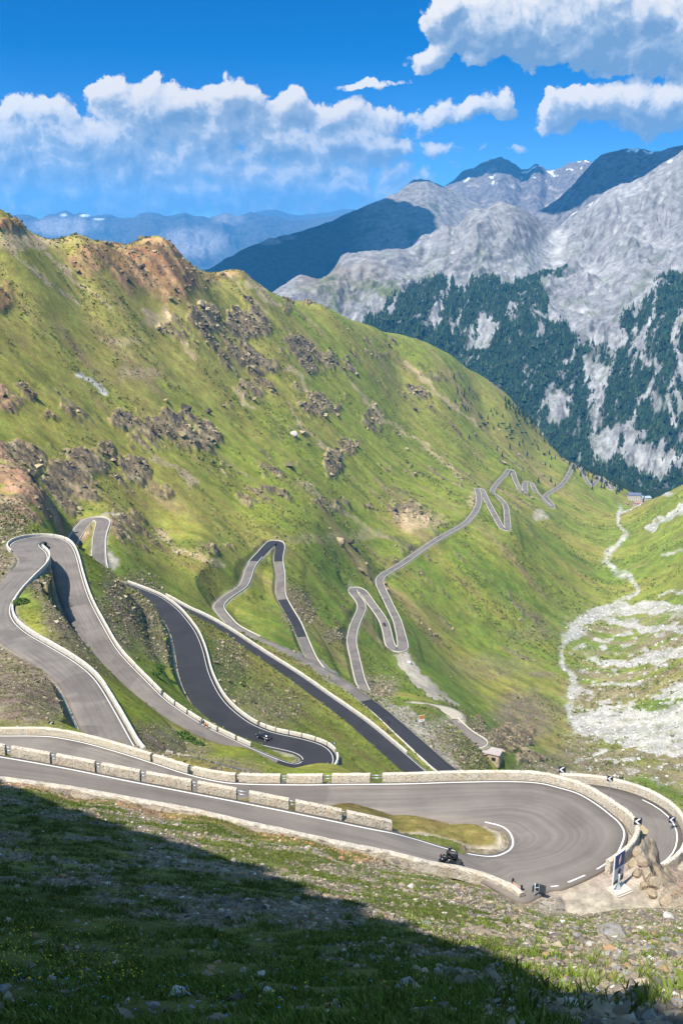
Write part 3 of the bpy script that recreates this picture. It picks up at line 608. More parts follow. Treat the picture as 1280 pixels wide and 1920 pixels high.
def mat_stone(name, base, spots=.55, scale=3.2):
    b = NB(name); p = b.pos(); n = b.noise(scale * 1.3, 6, .68, p); n2 = b.noise(scale * .22, 4, .6, p)
    v = b.n('TexVoronoi'); v.inputs['Scale'].default_value = scale * 1.5; v.inputs['Randomness'].default_value = 1
    wv = b.n('VectorMath', operation='ADD'); b.t.links.new(p, wv.inputs[0]); nc = b.n('TexNoise'); nc.inputs['Scale'].default_value = scale * 2; b.t.links.new(p, nc.inputs['Vector'])
    sc_ = b.n('VectorMath', operation='SCALE'); b.t.links.new(nc.outputs['Color'], sc_.inputs[0]); sc_.inputs['Scale'].default_value = .5 / scale; b.t.links.new(sc_.outputs[0], wv.inputs[1]); b.t.links.new(wv.outputs[0], v.inputs['Vector'])
    sel = b.n('SeparateColor'); b.t.links.new(v.outputs['Color'], sel.inputs[0]); core = b.ramp(v.outputs['Distance'], [(.18, 1.0), (.42, 0.0)])
    col = b.mix(b.ramp(n, [(.3, 0.), (.7, 1.)]), tuple(x * .66 for x in base), tuple(min(1, x * 1.3) for x in base))
    col = b.mix(b.math('MULTIPLY', b.ramp(n2, [(.45, 0.), (.65, 1.)]), .45), col, (base[0] * .95, base[1] * .82, base[2] * .66))
    dk = b.math('MULTIPLY', b.ramp(sel.outputs[0], [(.74, 0.0), (.80, 1.0)]), core); col = b.mix(b.math('MULTIPLY', dk, spots), col, (.075, .052, .04))
    rd = b.math('MULTIPLY', b.ramp(sel.outputs[1], [(.94, 0.0), (.96, 1.0)]), core); col = b.mix(b.math('MULTIPLY', rd, spots * .7), col, (.25, .115, .06))
    b.color(col); b.bump(b.math('SUBTRACT', n, b.math('MULTIPLY', core, .25)), .8, .12); b.b.inputs['Roughness'].default_value = .93
    return b.m
M['stone'] = mat_stone('rubble_stone', (.38, .34, .28), .9, 3.4)
M['stone_far'] = mat_stone('pale_stone', (.41, .385, .335), .35, 1.6)
M['retain'] = mat_stone('retaining_stone', (.24, .21, .175), .6, 1.6)

ground = tag(np_mesh('ground', V, grid_faces(NR, NA), M['ground'], {'Col': cols}), kind='structure')

# ------------------------------------------------------------------ height lookup on the finished ground
def ground_z(x, y):
    a = np.arctan2(x, y); l = np.log(np.hypot(x, y))
    i = np.clip(np.searchsorted(AZ, a) - 1, 0, NA - 2); j = np.clip(np.searchsorted(LR, l) - 1, 0, NR - 2)
    s = np.clip((a - AZ[i]) / (AZ[i + 1] - AZ[i]), 0, 1); t = np.clip((l - LR[j]) / (LR[j + 1] - LR[j]), 0, 1)
    return (Z[j, i] * (1 - s) + Z[j, i + 1] * s) * (1 - t) + (Z[j + 1, i] * (1 - s) + Z[j + 1, i + 1] * s) * t
def hit(px, py, r0=4.0, r1=2690.0, n=4000):
    """first point of the ground on the line of sight through a pixel of the photograph"""
    x, y, d = ray(px, py); h = math.hypot(x, y); r = np.exp(np.linspace(math.log(r0), math.log(r1), n)); t = r / h
    g = ground_z(x * t, y * t) - d * t; k = np.argmax(g > 0)
    if g[k] <= 0: k = n - 1
    return np.array([x * t[k], y * t[k], ground_z(x * t[k:k + 1], y * t[k:k + 1])[0]])

# ------------------------------------------------------------------ road surfaces
def frame2d(B):
    T = np.gradient(B[:, :2], axis=0); T /= np.linalg.norm(T, axis=1)[:, None] + 1e-9
    return T, np.column_stack([-T[:, 1], T[:, 0]])          # tangent, left-hand normal
def slab(name, L, R, mat, thick=.45):
    """ribbon between two edges with vertical sides"""
    n = len(L); d = np.r_[0, np.cumsum(np.linalg.norm(np.diff((L + R) / 2, axis=0), axis=1))]; w = np.linalg.norm(L - R, axis=1)
    dn = np.array([0, 0, -thick]); cols_ = [R + dn, R] + [R + (L - R) * k / 6 for k in range(1, 6)] + [L, L + dn]
    Vv = np.stack(cols_, 1); uu = np.array([0, 0] + [k / 6 for k in range(1, 6)] + [1, 1])
    uv = np.stack([w[:, None] * uu[None], np.repeat(d[:, None], len(uu), 1)], -1).reshape(-1, 2)
    F = grid_faces(n, len(cols_))[:, ::-1]
    return np_mesh(name, Vv.reshape(-1, 3), F, mat, uv=uv)
def edges(B, off=0.0):
    T, N = frame2d(B); hw = (B[:, 3] / 2 + off)[:, None]
    return np.column_stack([B[:, :2] + N * hw, B[:, 2]]), np.column_stack([B[:, :2] - N * hw, B[:, 2]])
def px_of(B): return np.stack(to_px(B[:, 0], B[:, 1], B[:, 2]), 1)
def near_idx(B, px, py, lo=0, hi=None):
    P = px_of(B)[lo:hi]; return lo + int(np.argmin(np.hypot(P[:, 0] - px, P[:, 1] - py)))
def road(B, mat, a=None, b=None):
    B = B[a:b]; l, r = edges(B); return tag(slab('road', l, r, mat), kind='structure')
AB = LINES['AB']; D_ = LINES['D']; G_ = LINES['G']
i1 = near_idx(AB, 510, 1437); road(AB, M['asphalt'], None, i1 + 1)
i2 = near_idx(AB, 228, 1096); road(AB, M['asphalt_dark'], i1, i2 + 1); road(AB, M['asphalt'], i2, None)
e1 = near_idx(D_, 684, 1313, near_idx(D_, 840, 1484)); f1 = near_idx(D_, 477, 1052); f2 = near_idx(D_, 522, 1052, f1 + 8); f3 = near_idx(D_, 530, 1124); f4 = near_idx(D_, 566, 1194)
for a, b, m in ((0, e1, 'asphalt_dark'), (e1, f1, 'asphalt'), (f1, f2, 'asphalt_dark'), (f2, f3, 'asphalt'), (f3, f4, 'asphalt_dark'), (f4, len(D_) - 1, 'asphalt')):
    road(D_, M[m], a, b + 1)
road(G_, M['asphalt']); road(LINES['H'], M['asphalt']); tag(slab('road', *edges(LINES['P']), M['gravel_road']), kind='structure'); road(LINES['two'], M['asphalt'])
tag(slab('road', L_in, L_out, M['asphalt']), kind='structure')

def stripe(P, N, w, mat=None, lift=.012):
    """painted line of width w along P (n,3), N = unit vector across"""
    q = np.array([0, 0, lift]); L = P + N * w / 2 + q; R = P - N * w / 2 + q
    F = grid_faces(len(P), 2); Vv = np.stack([L, R], 1).reshape(-1, 3)
    return tag(np_mesh('road_marking', Vv, F, mat or M['paint']), kind='structure')
def side_line(B, side, off, w, a=0, b=None, lift=.012):
    T, N = frame2d(B); P = np.column_stack([B[:, :2] + side * N * (B[:, 3] / 2 - off)[:, None], B[:, 2]])[a:b]
    if len(P) > 2: stripe(P, np.column_stack([N, np.zeros(len(N))])[a:b], w, None, lift)
side_line(AB, -1, .45, .16, 0, near_idx(AB, 45, 1021)); side_line(AB, 1, .45, .16, near_idx(AB, 45, 1021), i1 + 12); side_line(AB, 1, .5, .14, i1 + 13, i1 + 30)
k1 = near_idx(AB, 590, 1440); side_line(AB, -1, .8, .14, k1 - 5, i2); 
side_line(AB, -1, .3, .12, i2, None)
d1 = near_idx(D_, 840, 1484); side_line(D_, 1, .4, .16, 0, d1, .02); side_line(D_, 1, .4, .14, d1, f1, .02)
# near hairpin: both edge lines
dv = L_in - L_out; dv /= np.linalg.norm(dv, axis=1)[:, None]
kO = 26 * 10 - 0
o_end = int(np.argmin(np.hypot(RL[:, 0] - 1122, RL[:, 1] - 1634) + (RL[:, 4] < -55.3) * 999))
stripe(L_out[:o_end] + dv[:o_end] * .32, dv[:o_end], .17)
for a, b in ((o_end + 3, o_end + 9), (o_end + 12, o_end + 18)): stripe(L_out[a:b] + dv[a:b] * .32, dv[a:b], .17)
i_a = int(np.argmin(np.hypot(RL[:, 2] - 905, RL[:, 3] - 1545) + (RL[:, 4] > -55.5) * 999)); 
stripe(L_in[i_a:] - dv[i_a:] * .42, dv[i_a:], .18)
B2 = LINES['two']; side_line(B2, 1, .6, .15, near_idx(B2, 1180, 1514), near_idx(B2, 1160, 1615))

# ------------------------------------------------------------------ mountains across the valley
def tps_fit(ct, ua):
    ct = np.array(ct); c = np.column_stack([ct[:, 0] * ua, ct[:, 1]]); m = len(c)
    K_ = _tps(((c[:, None] - c[None]) ** 2).sum(-1)) + np.eye(m) * 1e-5; P_ = np.column_stack([np.ones(m), c])
    S_s = np.linalg.solve(np.block([[K_, P_], [P_.T, np.zeros((3, 3))]]), np.r_[ct[:, 2], np.zeros(3)])
    def ev(az, lr):
        g = np.stack(np.meshgrid(az * ua, lr), -1).reshape(-1, 2)
        return (_tps(((g[:, None] - c[None]) ** 2).sum(-1)) @ S_s[:m] + S_s[m] + g @ S_s[m + 1:]).reshape(len(lr), len(az))
    return ev
def patch(name, az, lr, fz):
    a, l = np.meshgrid(az, lr); r = np.exp(l); return a, r, r * np.sin(a), r * np.cos(a)
MC = []
def mct(px, py, r):
    p = at_r(px, py, r); q = math.hypot(p[0], p[1]); MC.append((math.atan2(p[0], p[1]), math.log(q), p[2] / q))
M_RIDGE = [(470,585,3350),(560,532,3550),(640,487,3650),(690,480,3700),(735,476,3750),(790,445,3850),(830,425,3900),(880,398,3980),(935,378,4050),(970,390,4130),(1000,408,4220),(1040,440,4350),(1062,420,4400),(1085,400,4400),(1130,368,4400),(1165,350,4380),(1200,338,4350),(1240,310,4350),(1285,282,4350),(1350,250,4400),(1480,235,4500),(1700,220,4600)]
for x, y, r in M_RIDGE:
    mct(x, y, r); p = at_r(x, y, r)
    for k, dz in ((1.06, .055), (1.2, .12), (1.35, .16)):
        MC.append((math.atan2(p[0], p[1]), math.log(r * k), p[2] / r - dz))
for x, y, r in [(930,450,3830),(905,520,3520),(870,580,3260),(835,640,3080),(1010,470,4000),(1000,520,3720),(985,560,3480),(1050,500,3980),(1100,450,4120),(1120,520,3720),(1080,560,3480),(1060,620,3260),(1180,420,4060),(1170,500,3700),(1230,420,4000),(1270,400,4020),(1260,480,3640),(1245,560,3350),(1220,640,3130),
 (1150,620,3180),(1110,700,3000),(1180,720,2960),(1270,700,2950),(1000,640,3130),(930,660,3060),(960,740,2900),(1060,780,2830),(1150,800,2800),(1230,800,2790),(1280,780,2820),(1200,880,2680),(1270,885,2670),(1100,860,2700),(780,540,3480),(720,540,3400),(760,600,3220),(660,560,3350),(700,600,3200),(800,480,3720),(860,450,3820),(620,520,3560),
 (600,600,3150),(560,650,3000),(700,680,2920),(800,720,2870),(900,800,2780),(1000,860,2700),(1400,700,2900),(1400,500,3500),(1400,860,2700),(1600,600,3000)]:
    mct(x, y, r)
for a in range(-8, 33, 4): MC.append((math.radians(a), math.log(2480), -.285))
m_az = np.linspace(math.radians(-5.5), math.radians(29), int(560 * max(DETAIL, .7))); m_lr = np.linspace(math.log(2480), math.log(5000), int(460 * max(DETAIL, .7)))
ev = tps_fit(MC, 3.2)
_ca = np.linspace(m_az[0], m_az[-1], 120); _cl = np.linspace(m_lr[0], m_lr[-1], 120)
mz = _cub(m_lr, _cl) @ ev(_ca, _cl) @ _cub(m_az, _ca).T
ma, ml = np.meshgrid(m_az, m_lr); mr = np.exp(ml); mx, my = mr * np.sin(ma), mr * np.cos(ma); mz0 = mz * mr
PX, PY = to_px(mx, my, mz0); QX = PX + fbm(PX, PY, 24, 3, 301) * 14; QY = PY + fbm(PX, PY, 24, 3, 302) * 14
dn = mx * -.42 + my * -.91; ac = mx * .91 - my * .42
wv = fbm(mx, my, 500, 3, 303) * 160
g1_ = fbm((dn + wv) / 3.4, ac + wv, 150, 5, 304, .55, True); g2_ = fbm((dn + wv) / 2.2, ac + wv, 46, 4, 305, .55, True); g3_ = fbm(mx, my, 40, 4, 306)
scree_m = blobs([(1015,490,46,40,1),(1040,455,30,24,1),(985,520,50,20,.9),(1130,520,50,18,.8),(1190,360,50,20,.6),(1200,470,40,12,.7),(900,540,40,12,.6),(1255,470,40,14,.6)], .5)
relief = (1 - .8 * scree_m)
_rx = np.array([q[0] for q in M_RIDGE], float); rw_ = sstep(6, 70, PY - np.interp(PX, _rx, [q[1] for q in M_RIDGE]))
g0_ = fbm((dn + wv) / 2.6, ac + wv, 380, 4, 330, .5, True)
mZ = mz0 + (.35 + .65 * relief) * 66 * (g0_ - .1) * rw_ * sstep(2600, 2900, mr) + relief * (.3 + .7 * rw_) * (36 * g1_ + 18 * g2_ + 6 * g3_ - 8)
m1 = fbm((dn + wv) / 8, ac + wv, 30, 6, 307, .65); m2 = fbm(mx, my, 90, 4, 308); m3 = fbm(mx, my, 22, 3, 309)
MCc = np.empty(mZ.shape + (3,), np.float32); MCc[:] = (.20, .19, .182)
MCc = mixc(MCc, sstep(-.05, .3, m1), (.31, .298, .285)); MCc = mixc(MCc, .8 * sstep(.05, .4, -m1), (.105, .102, .104)); MCc = mixc(MCc, .6 * sstep(.0, .35, g2_), (.15, .147, .15))
MCc = mixc(MCc, scree_m * .85, (.275, .268, .26)); MCc = mixc(MCc, .55 * sstep(.05, .3, m2) * sstep(430, 520, PY), (.115, .13, .085))
MCc = mixc(MCc, blobs([(620,540,60,40,1),(680,520,50,30,.8)], .5) * .8, (.17, .145, .115)); MCc = mixc(MCc, sstep(-.1,.25,m2) * blobs([(690,580,70,40,1),(620,560,50,30,.9)], .5), (.085, .098, .042))
forest = np.maximum.reduce([poly([(670,660),(700,622),(722,598),(760,576),(800,548),(845,545),(872,560),(885,530),(925,528),(935,548),(965,540),(1000,528),(1060,516),(1066,540),(1036,556),(1008,562),(1018,600),(1052,640),(1075,665),(1110,660),(1150,640),(1168,600),(1206,572),(1240,562),(1262,528),(1300,520),(1500,520),(1500,1000),(560,1000),(600,720)])])
fn = fbm(PX, PY, 60, 4, 310); fn2 = fbm(PX, PY, 18, 3, 311)
bare = np.maximum.reduce([.95 * lines([(868,470),(850,530),(830,580),(812,636)], [3,5,6,3]), .9 * lines([(840,565),(820,600),(800,630)], 2.5), .8 * lines([(890,555),(862,600),(848,640)], 2.5), .7 * lines([(760,575),(730,610),(700,640)], 3), .6 * lines([(800,560),(770,590)], 3),
 lines([(1098,690),(1122,720),(1126,760),(1112,810),(1104,850)], [5,6,4,4,3]), lines([(1150,690),(1132,730),(1120,770)], 4), lines([(1228,575),(1216,640),(1196,690),(1230,742),(1196,790),(1172,850),(1168,880)], [3,4,4,4,4,4,6]), lines([(1284,600),(1264,660),(1274,715),(1244,790),(1266,830)], [4,4,5,4,4]), lines([(1090,660),(1060,700)], 3), .8 * lines([(1060,590),(1100,610),(1170,600)], 8),
 blobs([(1118,715,26,34,1),(1044,768,26,28,.95),(1155,845,46,24,.95),(1230,878,54,26,1),(905,640,30,30,.85),(1010,662,9,12,.9),(1270,760,14,50,.7),(1140,650,60,22,.8),(1090,600,70,40,1),(1050,620,30,30,.8),(1180,560,60,40,.9),(960,600,14,20,.6),(880,690,16,12,.5),(1110,780,14,30,.7),(1190,700,20,30,.6)], .4)])
fn3 = fbm((dn + wv) / 5, ac + wv, 20, 6, 320, .72)
fm = np.clip(forest * (.93 + .75 * fn + .5 * fn2 + 1.9 * fn3) - 1.15 * bare, 0, 1); fm = sstep(.25, .6, fm)
MCc = mixc(MCc, bare * forest * sstep(-.25, .1, fn2 + .3 * m1), (.25, .245, .235))
fcol = np.empty_like(MCc); fcol[:] = (.012, .026, .014); fcol = mixc(fcol, sstep(0, .4, m3), (.022, .042, .02))
MCc = MCc * (1 - fm[..., None]) + fcol * fm[..., None]
mZ += fm * 9 * np.abs(fbm(mx, my, 9, 2, 312))
snow = sstep(.34, .42, fbm(ac, dn / 2.5, 110, 4, 313)) * sstep(520, 420, PY) * sstep(1000, 1100, PX)
MCc = mixc(MCc, snow, (.6, .62, .64))
FOREST_PTS = (mx, my, mZ, fm)
def mat_mountain():
    b = NB('mountain_rock'); c = b.n('VertexColor', layer_name='Col').outputs[0]; p = b.pos(); n1 = b.noise(.03, 10, .7, p); n2 = b.noise(.012, 5, .6, p)
    col = b.mix(1.0, c, b.ramp(n1, [(.30, .40), (.70, 1.36)]), 'MULTIPLY'); b.color(col); b.b.inputs['Roughness'].default_value = .96; b.b.inputs['Specular IOR Level'].default_value = .1
    b.bump(b.math('ADD', n1, n2), .7, 14); return b.m
M['mountain'] = mat_mountain()
def hill_mesh(name, x, y, z, c):
    nr, na = z.shape
    return tag(np_mesh(name, np.stack([x, y, z], -1).reshape(-1, 3), grid_faces(nr, na), M['mountain'], {'Col': np.concatenate([np.clip(c, .005, .9).reshape(-1, 3), np.ones((nr * na, 1), np.float32)], 1)}), kind='structure')
hill_mesh('mountain', mx, my, mZ, MCc)

def mountain_range(nodes, front, back, ampl, scale, seed, colf, depth_f, depth_b, na=420, nr=130, rough=1.0):
    """a range seen against the sky: crest by (px, py, distance), falling off to both sides"""
    W = np.array([at_r(*q) for q in nodes]); a = np.arctan2(W[:, 0], W[:, 1]); r = np.hypot(W[:, 0], W[:, 1])
    A_ = np.linspace(a.min(), a.max(), na); R0 = np.interp(A_, a, r); Z0 = np.interp(A_, a, W[:, 2])
    t = np.concatenate([-np.linspace(1, 0, nr) ** 1.3 * depth_f, np.linspace(0, 1, 30)[1:] * depth_b])
    R = R0[None] + t[:, None]; x = R * np.sin(A_); y = R * np.cos(A_)
    d = np.abs(t)[:, None] * np.ones_like(R); fall = np.where(t[:, None] < 0, front, back)
    n_a = fbm(x, y, scale, 5, seed, .55, True); n_b = fbm(x, y, scale / 4, 4, seed + 1, .55, True)
    z = Z0[None] - fall * d * (1 - .12 * d / depth_f) + ampl * np.minimum(1, d / (scale * .45)) * (n_a - .1) + ampl * .30 * rough * (n_b) * np.minimum(1, .55 + d / scale)
    X_, Y_ = to_px(x, y, z); c = colf(x, y, z, X_, Y_, n_a, n_b, d); hill_mesh('mountain', x, y, z, c)
def c_mid(x, y, z, X, Y, na_, nb_, d):
    c = np.empty(z.shape + (3,), np.float32); c[:] = (.12, .115, .10); m = fbm(x, y, 300, 5, 401)
    c = mixc(c, sstep(-.1, .3, m), (.08, .09, .05)); c = mixc(c, sstep(.0, .4, nb_), (.16, .15, .14)); c = mixc(c, sstep(720, 640, X) * .9, (.03, .042, .03)); c = mixc(c, blobs_at(X, Y, [(505,452,22,7,1),(540,445,16,5,.6)]), (.22, .2, .19)); return c  # pale crest blobs paint the sunlit gap in the cloud shade
def blobs_at(X, Y, L):
    m = np.zeros(X.shape, np.float32)
    for cx, cy, rx, ry, s in L: m = np.maximum(m, s * sstep(1.4, .6, np.hypot((X - cx) / rx, (Y - cy) / ry)))
    return m
mountain_range([(330,530,6300),(395,503,6300),(425,486,6350),(470,463,6500),(500,450,6600),(540,442,6650),(580,430,6700),(625,415,6800),(650,402,6850),(690,386,6900),(720,374,7000),(745,362,7050),(762,348,7100),(776,339,7150),(790,337,7150),(803,338,7150),(818,346,7150),(850,360,7200),(900,385,7200),(960,420,7200),(1100,470,7200)], .52, .6, 70, 700, 410, c_mid, 2300, 900)
def c_back(x, y, z, X, Y, na_, nb_, d):
    c = np.empty(z.shape + (3,), np.float32); c[:] = (.18, .15, .14); m = fbm(x, y, 260, 5, 421)
    c = mixc(c, sstep(-.1, .3, m), (.24, .205, .18)); c = mixc(c, sstep(.05, .4, nb_), (.115, .105, .102)); sn = .7 * sstep(.30, .42, fbm(x, y, 90, 4, 422)) * sstep(360, 330, Y); c = mixc(c, sn, (.85, .87, .9)); return c
mountain_range([(740,400,8700),(800,368,8700),(835,349,8800),(850,340,8800),(868,322,8850),(885,317,8850),(905,306,8900),(925,299,8900),(937,296,8900),(950,301,8900),(965,309,8900),(978,319,8950),(990,318,8950),(1003,309,8950),(1012,312,8950),(1026,320,9000),(1045,318,9000),(1062,309,9000),(1080,305,9000),(1095,302,9000),(1112,306,9000),(1160,320,9000),(1300,340,9000)], .62, .6, 80, 520, 420, c_back, 1700, 900)
def c_dark(x, y, z, X, Y, na_, nb_, d):
    c = np.empty(z.shape + (3,), np.float32); c[:] = (.09, .085, .083); c = mixc(c, sstep(.0, .4, nb_), (.14, .13, .128)); sn = sstep(.26, .34, fbm(x, y, 150, 4, 432)) * sstep(370, 340, Y) * sstep(1160, 1190, X); return mixc(c, sn, (.8, .83, .88))
mountain_range([(960,440,6000),(1000,404,6100),(1040,378,6200),(1070,352,6250),(1095,322,6300),(1110,305,6300),(1128,291,6300),(1150,286,6300),(1170,281,6300),(1195,279,6300),(1215,284,6300),(1235,286,6300),(1252,280,6300),(1275,274,6300),(1300,272,6300),(1380,262,6300),(1500,270,6300)], .7, .7, 55, 330, 430, c_dark, 1100, 700)
def c_far(k):
    def f(x, y, z, X, Y, na_, nb_, d):
        c = np.empty(z.shape + (3,), np.float32); c[:] = (.03, .034, .028); c = mixc(c, sstep(-.1, .35, nb_), (.06, .057, .054)); c = mixc(c, blobs_at(X, Y, [(360,455,60,26,.8),(120,425,70,16,.7),(430,410,30,10,.5)]), (.22, .2, .19))
        return mixc(c, blobs_at(X, Y, [(160,404,9,2.5,1),(186,411,10,1.8,1),(120,403,6,2.5,.7)]), (.5, .53, .58))
    return f
mountain_range([(-260,430,17470),(-60,402,17470),(0,405,17470),(25,408,17470),(50,405,17470),(75,413,17470),(100,404,17470),(122,399,17470),(140,404,17470),(158,400,17470),(172,405,17470),(195,404,17599),(215,409,17599),(240,413,17599),(262,405,17599),(285,401,17729),(310,408,17729),(330,405,17729),(347,400,17729),(365,408,17729),(390,411,17858),(410,404,17858),(425,402,17858),(445,407,17858),(470,399,17987),(490,404,17987),(520,411,17987),(545,416,17987),(580,414,18118),(620,408,18118),(660,402,18118),(720,395,18118),(900,420,18118)], .45, .5, 300, 1900, 440, c_far(0), 5200, 2000)
mountain_range([(300,430,22744),(400,415,22744),(470,402,22744),(492,396,22744),(515,394,22744),(540,402,22744),(565,404,22744),(600,402,22744),(640,395,22744),(665,393,22744),(700,400,22744),(800,410,22744),(1000,430,22744)], .35, .4, 180, 2600, 450, c_far(1), 4000, 2000, 260, 60)
floor_ = np.array([[-13500, -400, -960], [13500, -400, -960], [13500, 23000, -960], [-13500, 23000, -960]], float)
tag(np_mesh('valley_floor', floor_, np.array([[0, 1, 2, 3]]), plain('valley_green', (.05, .08, .04), .95, 0, .1)), kind='structure')

# ------------------------------------------------------------------ clouds overhead, out of the picture, whose shadows lie on the far mountains
mc_ = NB('cloud_white'); mc_.color((.85, .85, .86)); mc_.b.inputs['Roughness'].default_value = 1
def cloud(lst, alt):
    bm = bmesh.new()
    for px, py, r, rad, sq in lst:
        p = at_r(px, py, r); s = (alt - p[2]) / SUNV[2]; c = p + SUNV * s
        m = Matrix.Translation(c) @ Matrix.Rotation(math.atan2(p[0], p[1]) * -1, 4, 'Z') @ Matrix.Diagonal((rad, rad * sq, rad * .3, 1))
        bmesh.ops.create_icosphere(bm, subdivisions=4, radius=1.0, matrix=m)
    co = np.array([v.co for v in bm.verts]); q = fbm(co[:, 0], co[:, 1], 260, 4, 500) * 90
    for v, k in zip(bm.verts, q): v.co.z += float(k) * .5; v.co.x += float(k); v.co.y += float(-k)
    me = bpy.data.meshes.new('cloud'); bm.to_mesh(me); bm.free(); o = bpy.data.objects.new('cloud', me); COL.objects.link(o); me.materials.append(mc_.m)
    for p in me.polygons: p.use_smooth = True
    return tag(o, kind='stuff')
cloud([(440,490,6200,420,1.4),(520,480,6100,430,1.6),(600,455,6300,470,1.7),(680,430,6500,420,1.7),(730,430,6500,300,1.4),(570,520,5800,400,1.5),(660,480,6100,400,1.3),(370,510,6000,420,1.2)], 2300)
cloud([(790,330,7200,170,.9)], 2300)
cloud([(870,325,8900,300,.7),(935,310,8900,320,.9),(960,315,8900,220,.8)], 2400)
cloud([(1090,350,6200,330,.8),(1140,310,6200,350,1.1),(1210,300,6200,360,1.1),(1290,295,6200,360,1.1)], 2300)

# ------------------------------------------------------------------ the air
hz = NB('haze_air'); hz.t.nodes.remove(hz.b); pv = hz.n('VolumePrincipled'); pv.inputs['Color'].default_value = (*HAZE_COL, 1); pv.inputs['Density'].default_value = HAZE_D; pv.inputs['Anisotropy'].default_value = .0
hz.t.links.new(pv.outputs[0], hz.out.inputs['Volume'])
x0, x1, y0, y1, z0, z1 = -14000, 14000, -500, 23500, -1000, 760
hv = np.array([[x0,y0,z0],[x1,y0,z0],[x1,y1,z0],[x0,y1,z0],[x0,y0,z1],[x1,y0,z1],[x1,y1,z1],[x0,y1,z1]], float)
tag(np_mesh('haze', hv, np.array([[3,2,1,0],[4,5,6,7],[0,1,5,4],[1,2,6,5],[2,3,7,6],[3,0,4,7]]), hz.m, flat=True), kind='stuff')

# ------------------------------------------------------------------ building blocks for objects
class MB:
    def __init__(s): s.bm = bmesh.new()
    def box(s, size, loc=(0, 0, 0), rz=0.0, taper=1.0, rx=0.0):
        m = Matrix.Translation(loc) @ Matrix.Rotation(rz, 4, 'Z') @ Matrix.Rotation(rx, 4, 'X')
        r = bmesh.ops.create_cube(s.bm, size=1.0)
        for v in r['verts']:
            k = taper if v.co.z > 0 else 1.0
            v.co = m @ Vector((v.co.x * size[0] * k, v.co.y * size[1] * k, v.co.z * size[2]))
        return s
    def rod(s, a, b, r1, r2=None, seg=8):
        a, b = Vector(a), Vector(b); d = b - a; r2 = r1 if r2 is None else r2
        m = Matrix.Translation((a + b) / 2) @ d.to_track_quat('Z', 'Y').to_matrix().to_4x4()
        bmesh.ops.create_cone(s.bm, cap_ends=True, segments=seg, radius1=r1, radius2=r2, depth=d.length, matrix=m); return s
    def ball(s, r, loc, sc=(1, 1, 1), sub=2):
        bmesh.ops.create_icosphere(s.bm, subdivisions=sub, radius=r, matrix=Matrix.Translation(loc) @ Matrix.Diagonal((*sc, 1))); return s
    def prism(s, pts, depth, axis='y', off=0.0):
        """pts (x, z) outline, extruded along y by depth about off"""
        lo = [s.bm.verts.new((x, off - depth / 2, z)) for x, z in pts]; hi = [s.bm.verts.new((x, off + depth / 2, z)) for x, z in pts]
        s.bm.faces.new(lo); s.bm.faces.new(hi[::-1]); n = len(pts)
        for i in range(n): s.bm.faces.new((lo[(i + 1) % n], lo[i], hi[i], hi[(i + 1) % n]))
        return s
    def build(s, name, mat, parent=None, smooth_=False, bev=0.0):
        if bev: bmesh.ops.bevel(s.bm, geom=list(s.bm.edges), offset=bev, segments=2, affect='EDGES', clamp_overlap=True)
        bmesh.ops.recalc_face_normals(s.bm, faces=s.bm.faces)
        me = bpy.data.meshes.new(name); s.bm.to_mesh(me); s.bm.free()
        for p in me.polygons: p.use_smooth = smooth_
        o = bpy.data.objects.new(name, me); COL.objects.link(o); me.materials.append(mat)
        if parent: o.parent = parent
        return o
def copy_tree(o, parent=None):
    c = o.copy(); COL.objects.link(c); c.parent = parent
    for ch in [x for x in o.children]: copy_tree(ch, c)
    return c

# ------------------------------------------------------------------ stone parapets, block by block
rng = random.Random(11)
def sweep_block(name, P, N, h, th, mat, base=.5, rag=.03, flare=0.0):
    """wall piece along P (n,3) with across vectors N (n,2)"""
    n = len(P); sec = [(-th / 2 - flare, -base), (-th / 2, h * .55), (-th / 2 + .01, h - .09), (-th / 2 + .09, h), (0, h + .015), (th / 2 - .09, h), (th / 2 - .01, h - .09), (th / 2, h * .55), (th / 2 + flare, -base)]
    V_ = np.zeros((n, len(sec), 3))
    for j, (u, z) in enumerate(sec):
        V_[:, j, :2] = P[:, :2] + N * u; V_[:, j, 2] = P[:, 2] + z
    q = fbm(V_[..., 0] * 3 + V_[..., 2], V_[..., 1] * 3 + V_[..., 2] * 2.3, 1.1, 3, 600)
    V_[..., :2] += (q * rag * 2.2)[..., None] * N[:, None, :]; V_[..., 2] += q * rag
    m = len(sec); F = grid_faces(n, m); Vf = V_.reshape(-1, 3)
    caps = []
    for e in (0, n - 1):
        c = Vf[e * m:(e + 1) * m].mean(0); Vf = np.vstack([Vf, c]); k = len(Vf) - 1
        for j in range(m - 1):
            a, b = e * m + j, e * m + j + 1
            caps.append((a, b, k, k) if e == 0 else (b, a, k, k))
    me = bpy.data.meshes.new(name); faces = [tuple(f) for f in F[:, ::-1]] + [c[:3] for c in caps]
    me.from_pydata(Vf.tolist(), [], faces); me.update(); me.materials.append(mat)
    bm = bmesh.new(); bm.from_mesh(me); bmesh.ops.recalc_face_normals(bm, faces=bm.faces); bm.to_mesh(me); bm.free()
    o = bpy.data.objects.new(name, me); COL.objects.link(o); return o
